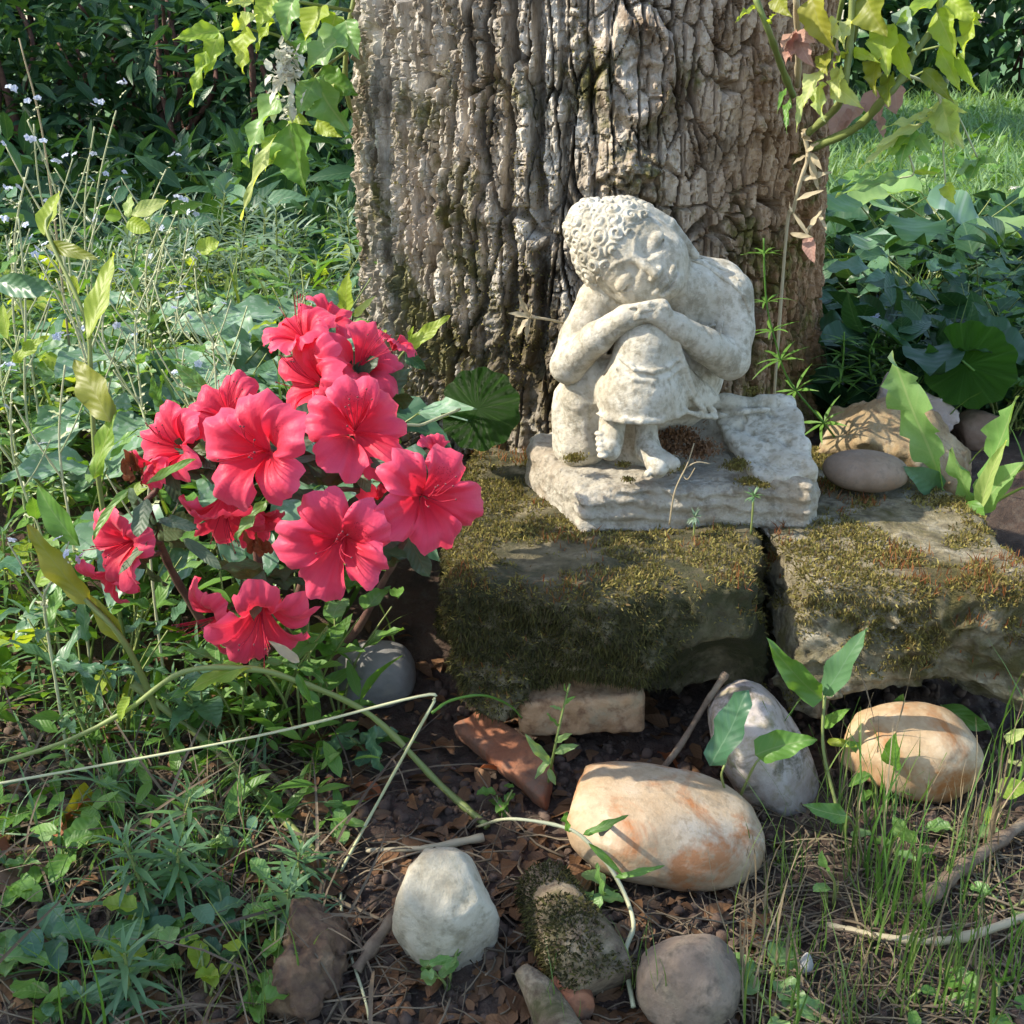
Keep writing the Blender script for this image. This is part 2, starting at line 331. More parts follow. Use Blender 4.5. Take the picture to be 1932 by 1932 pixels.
ridge = np.minimum(1-sstep(.58, .84, fr_+.12*fbm(U*120, TZ*80, 0*U, 2, 56)), sstep(.02, .13, e1))
jag = fbm(U*140, TZ*110, 0*U, 3, 53, .65)
hgt = left*(-.0240*(1-ridge)+.006*(cid-.5)*ridge-.0050*ridge*(1-sstep(.01, .09, e2))+.0045*ridge*(cidb-.5)+.0045*ridge*jag)
hgt += right*(-.0150*(1-sstep(.02, .11, e1))-.0080*(1-sstep(.02, .10, e2))+.0045*(cidb-.5)+.002*(cid-.5)+.0022*jag)
hgt += -(.0016+.0010*left)*(1-sstep(.01, .12, e3)) + .0020*(cidc-.5)
hgt += .0016*fbm(U*90, TZ*60, 0*U, 3, 51, .6) + (.0012+.0018*left)*fib
def bump_at(x, y, ru, rz, amp, rough, sd):
    global hgt
    u0, z0 = uv_px(x, y); d = np.sqrt(((U-u0)/ru)**2+((TZ-z0)/rz)**2); m = np.exp(-d**2*1.3)
    k = d < 2.2; uu, zz, mm = U[k], TZ[k], m[k]
    hgt[k] = hgt[k]*(1-.75*mm)+amp*mm+rough*mm*(fbm(uu*110, zz*110, 0*uu, 4, sd, .65)+.8*np.abs(vnoise(uu*190, zz*190, 0*uu, sd)))
    return d
d = bump_at(1200, 130, .020, .027, .016, .008, 61); hgt += .010*np.exp(-((d-1.1)/.22)**2)-.012*np.exp(-(d/.5)**2)
bump_at(1185, 315, .028, .024, .014, .014, 62); bump_at(1080, 60, .022, .035, .001, .008, 63); bump_at(900, 410, .014, .016, .006, .004, 64)
bump_at(1440, 200, .02, .035, .004, .007, 65); bump_at(930, 640, .035, .05, -.006, .008, 66); bump_at(800, 720, .03, .04, -.001, .007, 67); bump_at(1000, 800, .04, .03, -.004, .007, 68)
hgt *= sstep(.9, .5, TZ)*.85+.15
RR = TR+.026*np.exp(-np.maximum(TZ-.09, 0)/.045)*(.75+.5*np.cos(TH*5+.6))+.004*np.sin(TH*3+1)+hgt-.014*TZ*(TZ < .5)
V = np.stack([TCX+RR*np.sin(TH), TCY-RR*np.cos(TH), TZ], -1).reshape(-1, 3); nt_, nz_ = TH.shape
ii = np.arange(nt_)[:, None]*nz_; jj = np.arange(nz_-1)[None]; i2 = (ii+nz_) % (nt_*nz_)
TQ = np.stack(np.broadcast_arrays(ii+jj, i2+jj, i2+jj+1, ii+jj+1), -1).reshape(-1, 4)
m, N, L, P = nodes('furrowed bark'); tc = N.new('ShaderNodeTexCoord').outputs['Object']
mp = N.new('ShaderNodeMapping'); mp.inputs['Scale'].default_value = (1, 1, .45); L.new(tc, mp.inputs['Vector'])
n1 = tex(N, L, 'Noise', 55, mp.outputs[0], Detail=8, Roughness=.72); r1 = ramp(N, [(.34, (.11, .09, .065)), (.45, (.29, .255, .205)), (.55, (.48, .445, .385)), (.67, (.66, .63, .565))]); L.new(n1.outputs['Fac'], r1.inputs['Fac'])
n2 = tex(N, L, 'Noise', 9, mp.outputs[0], Detail=5, Roughness=.6); r2 = ramp(N, [(.40, (0, 0, 0)), (.62, (1, 1, 1))]); L.new(n2.outputs['Fac'], r2.inputs['Fac'])
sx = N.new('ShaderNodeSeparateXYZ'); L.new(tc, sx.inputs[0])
gx = N.new('ShaderNodeMapRange'); gx.inputs['From Min'].default_value = -.04; gx.inputs['From Max'].default_value = .14; L.new(sx.outputs['X'], gx.inputs['Value'])  # grey left to brown right: own bark tone plus painted sunlit paleness
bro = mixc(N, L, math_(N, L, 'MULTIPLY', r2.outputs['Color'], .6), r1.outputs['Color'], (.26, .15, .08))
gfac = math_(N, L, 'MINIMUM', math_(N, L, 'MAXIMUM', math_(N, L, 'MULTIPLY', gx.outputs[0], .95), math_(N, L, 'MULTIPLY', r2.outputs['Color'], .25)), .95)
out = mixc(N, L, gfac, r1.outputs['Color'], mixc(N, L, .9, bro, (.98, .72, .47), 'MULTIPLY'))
n3 = tex(N, L, 'Noise', 14, tc, Detail=7, Roughness=.68, Distortion=.5); n3b = tex(N, L, 'Noise', 110, tc, Detail=4, Roughness=.6)
gz_ = N.new('ShaderNodeMapRange'); gz_.inputs['From Min'].default_value = .10; gz_.inputs['From Max'].default_value = .46; gz_.inputs['To Min'].default_value = .18; gz_.inputs['To Max'].default_value = -.05; L.new(sx.outputs['Z'], gz_.inputs['Value'])
mf = math_(N, L, 'ADD', math_(N, L, 'ADD', n3.outputs['Fac'], gz_.outputs[0]), math_(N, L, 'MULTIPLY', math_(N, L, 'SUBTRACT', n3b.outputs['Fac'], .5), .35))
r3 = ramp(N, [(.63, (0, 0, 0)), (.74, (1, 1, 1))]); L.new(mf, r3.inputs['Fac'])
n4 = tex(N, L, 'Noise', 160, tc, Detail=3); mc = ramp(N, [(.35, (.05, .05, .012)), (.55, (.10, .095, .02)), (.7, (.17, .16, .035))]); L.new(n4.outputs['Fac'], mc.inputs['Fac'])
out = mixc(N, L, math_(N, L, 'MULTIPLY', r3.outputs['Color'], .85), out, mc.outputs['Color'])
n6 = tex(N, L, 'Noise', 24, tc, Detail=5, Roughness=.6); r6 = ramp(N, [(.56, (0, 0, 0)), (.72, (1, 1, 1))])
dx_ = math_(N, L, 'MULTIPLY', math_(N, L, 'ADD', sx.outputs['X'], .035), 11.0); dz_ = math_(N, L, 'MULTIPLY', math_(N, L, 'SUBTRACT', sx.outputs['Z'], .07), 7.5)
damp = math_(N, L, 'MAXIMUM', math_(N, L, 'SUBTRACT', 1.0, math_(N, L, 'SQRT', math_(N, L, 'ADD', math_(N, L, 'MULTIPLY', dx_, dx_), math_(N, L, 'MULTIPLY', dz_, dz_)))), 0.0)
L.new(math_(N, L, 'ADD', n6.outputs['Fac'], math_(N, L, 'MULTIPLY', damp, .34)), r6.inputs['Fac'])
out = mixc(N, L, math_(N, L, 'MULTIPLY', r6.outputs['Color'], .78), out, (.085, .062, .035))
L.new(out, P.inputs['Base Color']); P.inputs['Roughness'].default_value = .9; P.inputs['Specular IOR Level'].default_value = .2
nb = tex(N, L, 'Noise', 420, mp.outputs[0], Detail=6, Roughness=.7); b = N.new('ShaderNodeBump'); b.inputs['Strength'].default_value = .7; b.inputs['Distance'].default_value = .0015
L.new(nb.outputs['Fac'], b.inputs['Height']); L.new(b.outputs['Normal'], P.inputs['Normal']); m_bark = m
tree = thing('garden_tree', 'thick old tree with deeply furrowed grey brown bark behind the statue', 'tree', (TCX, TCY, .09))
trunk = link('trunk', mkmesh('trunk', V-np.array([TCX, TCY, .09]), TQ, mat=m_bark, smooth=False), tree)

# ------------------------------------------------------------------ moss blades on a surface
def tri_pick(V, Q, n, keep, seed=0):
    g = np.random.default_rng(seed); A, B, C, D = (V[Q[:, i]] for i in range(4)); nr = np.cross(C-A, D-B); ar = np.linalg.norm(nr, axis=1); nr = nr/(ar[:, None]+1e-12); cen = (A+C)/2
    w = ar*np.clip(keep(cen, nr), 0, 1); f = g.choice(len(Q), n, p=w/w.sum()); a, b_ = g.random((2, n, 1))
    return (A[f]*(1-a)+B[f]*a)*(1-b_)+(D[f]*(1-a)+C[f]*a)*b_, nr[f]
def blades(P, Nn, ln, wd, lean=.6, droop=.3, seed=0):
    g = np.random.default_rng(seed); n = len(P); d = Nn+lean*g.normal(size=(n, 3)); d /= np.linalg.norm(d, axis=1)[:, None]
    l = (ln[0]+(ln[1]-ln[0])*g.random(n)**1.5)[:, None]; s = np.cross(d, g.normal(size=(n, 3))); s /= np.linalg.norm(s, axis=1)[:, None]+1e-9; s *= wd*(.6+.8*g.random((n, 1)))/2
    mid = P+d*l*.55; tip = mid+(d+np.array([0, 0, -droop])+.3*g.normal(size=(n, 3)))*l*.5; b0 = P-Nn*.0006
    V = np.stack([b0-s, b0+s, mid+s*.8, mid-s*.8, tip], 1).reshape(-1, 3); k = np.arange(n)[:, None]*5
    return V, k+np.array([[0, 1, 2, 3]]), k+np.array([[3, 2, 4]])

# ------------------------------------------------------------------ the two moss grown slabs
m_slab = stone_mat('mossy limestone', [(.09, .078, .035), (.19, .16, .085), (.34, .29, .18)], 55, 1.0, 220, (.055, .055, .016), 16, (.42, .56), (.09, .075, .04), 120, .92, .006)
m_slab2 = stone_mat('pale mossy limestone', [(.18, .155, .09), (.34, .29, .18), (.52, .47, .36)], 55, 1.0, 220, (.10, .085, .022), 14, (.46, .60), (.10, .08, .05), 120, .92, .006)
def slab(name, label, foot, z0, z1, notch, mat, seed):
    foot = np.asarray(foot); h = .0018
    def fn(G):
        global KP
        KP = .012; d = sd_poly(G, foot); KP = .3
        F = smax(smax(d, G[2]-z1, .014), z0-G[2], .012)
        def rel(x, y, z):
            side = sstep(z1-.002, z1-.02, z)
            r = .009*fbm(x*20, y*20, z*30, 4, seed, .6)*(.5+.9*side)+side*.009*np.abs(fbm(x*55, y*55, z*80, 3, seed+5))+side*.0035*fbm(x*130, y*130, z*170, 2, seed+6)+.006*side*vnoise(x*11, y*11, z*14, seed+3)
            r += .024*fbm(x*16, y*16, 0*z, 2, seed+9)*sstep(z0+.04, z0, z)           # ragged under edge
            return r+.0014*fbm(x*160, y*160, z*160, 2, seed+7)
        F = band(np.array(np.broadcast_to(F, np.broadcast_shapes(*[np.shape(g) for g in G]))), .022, rel, G)
        for c, r in notch: F = smax(F, -sd_ell(G, c, r), .006)
        return F
    V, Q = sdf_mesh(fn, (*(foot.min(0)-.014), z0-.03), (*(foot.max(0)+.014), z1+.016), h, .014)
    o = thing(name, label, 'stone slab', (*foot.mean(0), z0)); off = np.array(o.location)
    link('stone', mkmesh('stone', V-off, Q, mat=mat), o); return o, V, Q, off
slabL, VL, QL, offL = slab('stone_slab', 'moss covered stone slab carrying the statue, dark moss on its front', [(-.038, .624), (.045, .611), (.140, .622), (.1518, .650), (.1518, .86), (-.030, .865), (-.042, .75)], .040, .114,
    [((.124, .606, .040), (.054, .050, .043)), ((.149, .606, .070), (.013, .042, .040))], m_slab, 71)
slabR, VR, QR, offR = slab('stone_slab', 'pale bare topped stone slab beside the gap, yellow moss along its edge', [(.158, .624), (.235, .613), (.305, .620), (.298, .78), (.270, .865), (.1528, .865), (.1528, .67)], .036, .1145,
    [((.205, .60, .034), (.035, .04, .016)), ((.149, .606, .070), (.013, .042, .040)), ((.160, .606, .04), (.02, .04, .014))], m_slab2, 81)
def bare(x, y):                                                       # bare stone patches on the right slab
    return np.maximum(sstep(.36, .22, np.hypot((x-.248)/.11, (y-.715)/.11)+.10*fbm(x*40, y*40, 0*x, 3, 4)), sstep(.3, .2, np.hypot((x-.24)/.11, (y-.640)/.03)+.1*fbm(x*50, y*50, 0*x, 3, 6)))
def keepL(c, n):
    up = sstep(.3, .7, n[:, 2]); fr = sstep(.2, .6, -n[:, 1])+sstep(.3, .6, -n[:, 0])
    ns = fbm(c[:, 0]*30, c[:, 1]*30, c[:, 2]*30, 3, 91)
    ns2 = fbm(c[:, 0]*75, c[:, 1]*75, c[:, 2]*75, 2, 93)
    return up*sstep(-.30, .25, ns+.7*ns2)+fr*sstep(.115, .04, c[:, 0]+.03*ns)*sstep(.030, .05, c[:, 2])*.8
def keepR(c, n):
    ns = fbm(c[:, 0]*30, c[:, 1]*30, c[:, 2]*30, 3, 92); up = sstep(.3, .7, n[:, 2])
    ns2 = fbm(c[:, 0]*75, c[:, 1]*75, c[:, 2]*75, 2, 94)
    return up*(1-bare(c[:, 0], c[:, 1]))*sstep(-.22, .3, ns+.7*ns2)+sstep(.2, .6, -n[:, 1])*sstep(.08, .35, ns+.5*ns2)*.3
for o, V_, Q_, off_, kp, nb_, sd in ((slabL, VL, QL, offL, keepL, 1, 1), (slabR, VR, QR, offR, keepR, .75, 2)):
    kt = lambda c, n, kp=kp: kp(c, n)*(n[:, 2] > .35)
    P_, N_ = tri_pick(V_, Q_, int(34000*nb_), kt, sd); v, q, t = blades(P_, N_, (.0012, .0042), .0010, 1.1, .2, sd)
    tag(link('moss', mkmesh('moss', v-off_, q, t, mat=MAT['moss']), o), kind='stuff')
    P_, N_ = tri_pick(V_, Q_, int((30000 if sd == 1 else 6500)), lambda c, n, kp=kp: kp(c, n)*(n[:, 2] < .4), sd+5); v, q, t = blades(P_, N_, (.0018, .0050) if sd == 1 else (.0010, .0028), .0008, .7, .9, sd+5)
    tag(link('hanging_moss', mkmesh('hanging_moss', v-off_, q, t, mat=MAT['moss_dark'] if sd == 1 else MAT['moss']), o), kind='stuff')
    def red(c, n): return (n[:, 2] > .5)*sstep(.1, .45, fbm(c[:, 0]*26, c[:, 1]*26, c[:, 2]*0, 2, 95+sd)-.15*(bare(c[:, 0], c[:, 1])))
    P_, N_ = tri_pick(V_, Q_, 800, red, sd+9); v, q, t = blades(P_, np.tile([[0, 0, 1.]], (len(P_), 1)), (.004, .009), .0007, .35, 0, sd+9)
    tag(link('red_shoots', mkmesh('red_shoots', v-off_, q, t, mat=MAT['moss_red']), o), kind='stuff')
# moss on the trunk's lower left furrows
def keepT(c, n): return sstep(.02, .32, fbm(c[:, 0]*18, c[:, 1]*18, c[:, 2]*10, 3, 97)+.16*sstep(.36, .12, c[:, 2]))*(c[:, 1] < TCY-.02)*(c[:, 2] < .47)*sstep(.12, .02, c[:, 0])
TV = V = np.stack([TCX+RR*np.sin(TH), TCY-RR*np.cos(TH), TZ], -1).reshape(-1, 3)
fq = TQ[(TV[TQ[:, 0], 2] < .47) & (TV[TQ[:, 0], 2] > .08) & (TV[TQ[:, 0], 1] < TCY)]
P_, N_ = tri_pick(TV, fq, 12000, keepT, 3); v, q, t = blades(P_, N_, (.001, .0026), .0011, .8, .4, 33)
tag(link('moss', mkmesh('moss', v-np.array(tree.location), q, t, mat=MAT['moss']), tree), kind='stuff')
# ------------------------------------------------------------------ the resting figure statue (built in cm round its own base point)
SO = np.array([.104, .75, .113])
def S(zx, zy, D):                                                     # picture measurement -> statue cm, D = depth behind the base point
    return (pY(974.8+zx*.358, 345.9+zy*.358, .75+D/100)-SO)*100
def SZ(zx, zy, z): return (pZ(974.8+zx*.358, 345.9+zy*.358, SO[2]+z/100)-SO)*100
m_stat = stone_mat('weathered cream cast stone', [(.45, .41, .32), (.56, .525, .43), (.64, .61, .52)], 70, .55, 300, (.42, .355, .25), 28, (.45, .75), (.32, .285, .21), 260, .9, .003, (.21, .185, .125))
m_plinth = stone_mat('weathered grey cast stone', [(.38, .345, .27), (.52, .48, .39), (.60, .56, .48)], 50, .9, 220, (.36, .28, .19), 22, (.45, .72), (.27, .23, .17), 190, .92, .004, (.18, .15, .095))
statue = thing('garden_statue', 'cream stone statue of a seated child resting its head on its knee', 'statue', SO)
def sdf_part(name, lo, hi, h, fn, mat, parent):
    V, Q = sdf_mesh(fn, lo, hi, h, .35); return link(name, mkmesh(name, V/100, Q, mat=mat), parent)
# --- plinth
A, B = SZ(345, 1835, 0), SZ(1585, 1790, 0); Lf = SZ(55, 1560, 0)
foot = [(A[0], A[1]), (B[0]-.3, B[1]-.1), (B[0]+.2, B[1]+1), (B[0]-.2, 4.6), (B[0]-4, 6.2), (Lf[0]+1.6, 6.3), (Lf[0]+.2, 5.2), (Lf[0]-.1, 3.6), (Lf[0]+.25, 2.4)]
DT = [S(1020, 1200, 3.6), S(1440, 1110, 4.0), S(1500, 1240, 2.2), S(1585, 1520, -3.4), S(1290, 1530, -3.9)]   # draped cloth corners
def f_plinth(G):
    d = sd_poly(G, foot); slope = 2.75+.05*G[1]-.06*np.cos(G[0]*.5)
    F = smax(smax(d, G[2]-slope, .8), -.35-G[2], .3)
    back = sd_ell(G, (4.5, 4.2, 2.2), (4.6, 2.2, 3.4)); F = smin(F, back, 1.0)
    blk = smax(sd_poly(G, [(5.6, -3.8), (8.0, -4.2), (8.3, 1), (7.6, 4.6), (4.0, 4.8), (4.6, 1.5)]), G[2]-(4.0+.28*G[1]), .6); F = smin(F, blk, .5)
    F = smax(F, -sd_ell(G, S(960, 1370, -.3), (2.4, 3.4, 1.7)), .3)
    for c, r in (((300, 1445, -2.2), .45), ((560, 1500, -4), .35), ((440, 1560, -4.4), .25)): F = smax(F, -sd_ell(G, S(*c), (r*1.3, r, r*.6)), .12)
    def rel(x, y, z):
        fr = sstep(-2.6, -4.2, y); r = .26*fbm(x*.9, y*.9, z*1.3, 4, 101, .6)+.09*fbm(x*3, y*3, z*5, 3, 102, .6)
        return r+fr*(.10*np.sin(z*7+1.5*x*.3+2.5*fbm(x*.7, y, z*.8, 2, 103))+.06*fbm(x*1.2, y*2, z*7, 3, 104))
    return band(np.array(np.broadcast_to(F, np.broadcast_shapes(*[np.shape(g) for g in G]))), 1.2, rel, G)
sdf_part('plinth', (-10.8, -7, -.6), (10.4, 7, 7), .105, f_plinth, m_plinth, statue)
def f_cloth(G):
    P0 = np.mean(DT, 0); U_ = DT[3]-DT[1]; W_ = DT[1]-DT[0]; nn = np.cross(U_, W_); nn /= np.linalg.norm(nn); nn = nn if nn[2] > 0 else -nn
    hgt_ = (G[0]-P0[0])*nn[0]+(G[1]-P0[1])*nn[1]+(G[2]-P0[2])*nn[2]; F = np.abs(hgt_+.45)-.45
    for p, q in zip(DT, DT[1:]+DT[:1]):
        e = q-p; sn = np.cross(e, nn); sn /= np.linalg.norm(sn)
        if np.dot(P0-p, sn) > 0: sn = -sn
        F = smax(F, (G[0]-p[0])*sn[0]+(G[1]-p[1])*sn[1]+(G[2]-p[2])*sn[2], .35)
    F = smin(F, sd_cone(G, S(1020, 1150, 3.2), S(1440, 1165, 3.4), .55, .5), .5)
    for a, b_, r in (((1060, 1225, 1.6), (1330, 1190, 2.2), .14),):
        F = smin(F, sd_cone(G, S(*a), S(*b_), r, r*.8), .4)
    for c in ((1345, 1220), (1200, 1240), (1175, 1275), (1230, 1320), (1425, 1365), (1310, 1360)):
        a_, b_ = S(c[0], c[1], -6), S(c[0], c[1], 6); t_ = np.dot(P0-a_, nn)/np.dot(b_-a_, nn); F = smax(F, -sd_ell(G, a_+(b_-a_)*t_, (.25, .40, .36)), .06)
    return band(F, .8, lambda x, y, z:   .16*fbm(x*1.1, y*1.1, z*1.4, 4, 111)+.09*np.sin(x*2.2+y*2.6+2*fbm(x*.8, y*.8, z, 2, 112)), G)
sdf_part('cloth_tail', (.5, -6, 1), (10.6, 6.5, 7), .1, f_cloth, m_stat, statue)
# --- body with head, arms, feet: one continuous mesh
Hc = S(612, 386, .7); fw = np.array([.11, -.98, .03]); fw /= np.linalg.norm(fw)
fv = np.array([-.80, 0, .60]); fv -= fw*np.dot(fv, fw); fv /= np.linalg.norm(fv); fu = np.cross(fv, -fw); fu /= np.linalg.norm(fu)   # u: towards the raised ear
if fu[2] < 0: fu = -fu
FA = (fu, fv, fw)
def H(u, v, w): return Hc+fu*u+fv*v+fw*w
def head0(G):
    hd = sd_ell(G, H(0, .45, -.5), (2.80, 3.0, 2.80), FA)
    hd = smin(hd, sd_ell(G, H(0, -1.1, .25), (2.62, 2.5, 2.35), FA), 1.0)       # jaw and cheeks
    for s in (-1, 1): hd = smin(hd, sd_ell(G, H(s*1.25, -1.30, 1.25), (1.15, 1.05, .95), FA), .6)
    return smin(hd, sd_ell(G, H(0, -2.55, 1.65), (.8, .62, .72), FA), .5)          # chin
_hw = {}
def hw(u, v):                                                          # height of the plain head surface over face point u, v
    k = (round(u, 3), round(v, 3))
    if k not in _hw:
        w = np.linspace(0, 4, 400); P = H(u, v, 0)[:, None]+fw[:, None]*w[None]; d = head0((P[0], P[1], P[2])); _hw[k] = float(w[max(np.argmax(d > 0)-1, 0)])
    return _hw[k]
HF = lambda u, v, w: H(u*1.12, v*1.10, w)
hwf = lambda u, v: hw(u*1.12, v*1.10)
def f_body(G):
    c = lambda a, b_, r1, r2, fl=None: sd_cone(G, S(*a), S(*b_), r1, r2, fl)
    F = c((800, 1060, 2.6), (960, 660, 2.9), 3.0, 2.5)                          # trunk of the body
    F = smin(F, c((700, 1080, 2.0), (830, 1000, 2.6), 3.0, 2.9), 1.2)
    F = smin(F, c((470, 610, 1.8), (1060, 560, 2.6), 1.6, 1.6), 1.0)          # shoulders
    F = smin(F, c((930, 540, 2.6), (1060, 545, 2.7), 1.8, 1.6), .8)
    F = smin(F, c((1125, 580, 1.4), (1140, 780, .5), 1.45, 1.30), .28)          # arm on the viewer's right
    F = smin(F, c((1140, 760, .6), (1120, 925, -.6), 1.32, 1.22), .25)
    F = smin(F, c((1125, 930, -.6), (985, 850, -2.2), 1.22, 1.02), .3)
    F = smin(F, c((985, 850, -2.2), (845, 755, -3.3), 1.02, .72), .3)
    F = smin(F, c((845, 755, -3.3), (740, 688, -3.6), .72, .62, 1.1), .3)
    F = smin(F, c((425, 640, 1.0), (330, 820, .2), 1.35, 1.2), .6)             # arm on the viewer's left
    F = smin(F, c((330, 820, .2), (272, 960, -.6), 1.2, 1.1), .4)
    F = smin(F, c((272, 960, -.6), (420, 815, -2.0), 1.08, .95), .3)
    F = smin(F, c((420, 815, -2.0), (575, 705, -3.2), .95, .70), .3)
    F = smin(F, c((575, 705, -3.2), (760, 656, -3.5), .70, .55), .3)
    for k, (x0, y0, x1, y1) in enumerate(((720, 662, 810, 690), (725, 646, 800, 664), (700, 677, 790, 710))): F = smin(F, c((x0, y0, -3.6), (x1, y1, -3.8), .24, .18), .12)   # fingers over the knee
    # head
    hd = head0(G)
    for s in (-1, 1):
        hd = smax(hd, -sd_ell(G, HF(s*1.12, .18, hwf(s*1.12, .18)+.14), (.98, .56, .30), FA), .26)     # eye hollows
        hd = smin(hd, sd_ell(G, HF(s*1.12, -.05, hwf(s*1.12, -.05)-.42), (.92, .52, .46), FA), .07)     # closed lids
        lid = [(s*(.36+.25*k), -.12-.26*math.sin(math.pi*k/6)) for k in range(7)]
        for p, q in zip(lid, lid[1:]): hd = smax(hd, -sd_cone(G, HF(*p, hwf(*p)+.05-.14*abs(p[0]*s-1.1)), HF(*q, hwf(*q)+.05-.14*abs(q[0]*s-1.1)), .10, .10), .05)
        br = [(s*(.20+.31*k), .55+.52*math.sin(math.pi*(k+.6)/7.6)) for k in range(7)]
        for p, q in zip(br, br[1:]): hd = smin(hd, sd_cone(G, HF(*p, hwf(*p)-.04), HF(*q, hwf(*q)-.04), .085, .08), .12)
        hd = smin(hd, sd_ell(G, HF(s*.28, -.98, hwf(s*.28, -.98)+.08), (.22, .19, .22), FA), .12)        # nostrils
    hd = smin(hd, sd_cone(G, HF(0, .55, hwf(0, .55)-.10), HF(0, -.90, hwf(0, -.9)+.24), .16, .29), .13)    # nose
    up = [(-.80, -1.60), (-.42, -1.68), (0, -1.76), (.42, -1.68), (.80, -1.60)]
    for p, q in zip(up, up[1:]):
        hd = smin(hd, sd_cone(G, HF(*p, hwf(*p)+.03), HF(*q, hwf(*q)+.05), .21, .21), .10); lo_ = lambda t: (t[0]*.75, t[1]-.46)
        hd = smin(hd, sd_cone(G, HF(*lo_(p), hwf(*lo_(p))+.03), HF(*lo_(q), hwf(*lo_(q))+.05), .24, .24), .10)
    for p, q in zip(up, up[1:]):
        f_ = lambda t: (t[0]*1.2, t[1]-.22, hwf(t[0]*1.2, t[1]-.22)+.16); hd = smax(hd, -sd_cone(G, HF(*f_(p)), HF(*f_(q)), .12, .12), .04)
    for s in (-1, 1):                                                            # long ears
        e0, e1, e2 = H(s*2.72, 1.2, .2), H(s*2.92, -.6, .2), H(s*2.35, -3.0, .3)
        hd = smin(hd, sd_cone(G, e0, e1, .30, .33), .1); hd = smin(hd, sd_cone(G, e1, e2, .33, .27), .1)
    F = smin(F, c((900, 560, 1.6), (760, 480, 1.2), 1.9, 1.8), 1.0)             # neck
    F = smin(F, hd, .22)
    # feet
    F = smin(F, c((505, 1260, -2.0), (490, 1400, -3.6), .85, .72), .3)
    for k in range(5): F = smin(F, sd_ell(G, S(437+k*4, 1318+k*29, -3.2-.28*k), (.34, .38, .17)), .06)
    F = smin(F, c((680, 1270, -1.8), (690, 1400, -2.6), .72, .70), .3); F = smin(F, c((690, 1400, -2.6), (745, 1500, -4.2), .70, .62), .4); F = smin(F, c((690, 1410, -2.8), (820, 1480, -3.9), .6, .5), .3)
    for k in range(5): F = smin(F, sd_ell(G, S(690+k*38, 1530-k*11, -4.5+.16*k), (.2, .36, .2)), .08)
    # creases on the chest
    F = smax(F, -sd_cone(G, S(925, 752, -.45), S(1090, 742, .15), .09, .06), .08); F = smax(F, -sd_cone(G, S(1100, 640, .2), S(1075, 800, 0), .10, .05), .1)
    return band(F, .6, lambda x, y, z: .035*fbm(x*1.3, y*1.3, z*1.3, 3, 121)+.018*fbm(x*6, y*6, z*6, 2, 122), G)
figure = sdf_part('figure', (-8.4, -6, .8), (6.2, 6.2, 20), .074, f_body, m_stat, statue)
# --- robe over the knees, shoulder shawl and tail folds
def surf(zx, zy):
    D = np.linspace(-7, 7, 281); a_, b_ = S(zx, zy, -7), S(zx, zy, 7); P = a_[:, None]+(b_-a_)[:, None]*((D+7)/14)[None]; d = f_body((P[0], P[1], P[2])); k = np.argmax(d < 0); return D[k] if (d < 0).any() else 2.5
SHW = [(zx, zy, surf(zx, zy)) for zx, zy in ((930, 400), (985, 425), (1040, 462), (1100, 505), (1155, 545), (1200, 600), (1225, 670))]
SHW2 = [(zx, zy, surf(zx, zy)) for zx, zy in ((905, 385), (960, 400), (1040, 428), (1110, 462), (1170, 510))]
CHG = [(zx, zy, surf(zx, zy)) for zx, zy in ((1092, 600), (1095, 660), (1085, 730), (1070, 800))], [(zx, zy, surf(zx, zy)) for zx, zy in ((930, 752), (985, 758), (1040, 748), (1085, 745))]
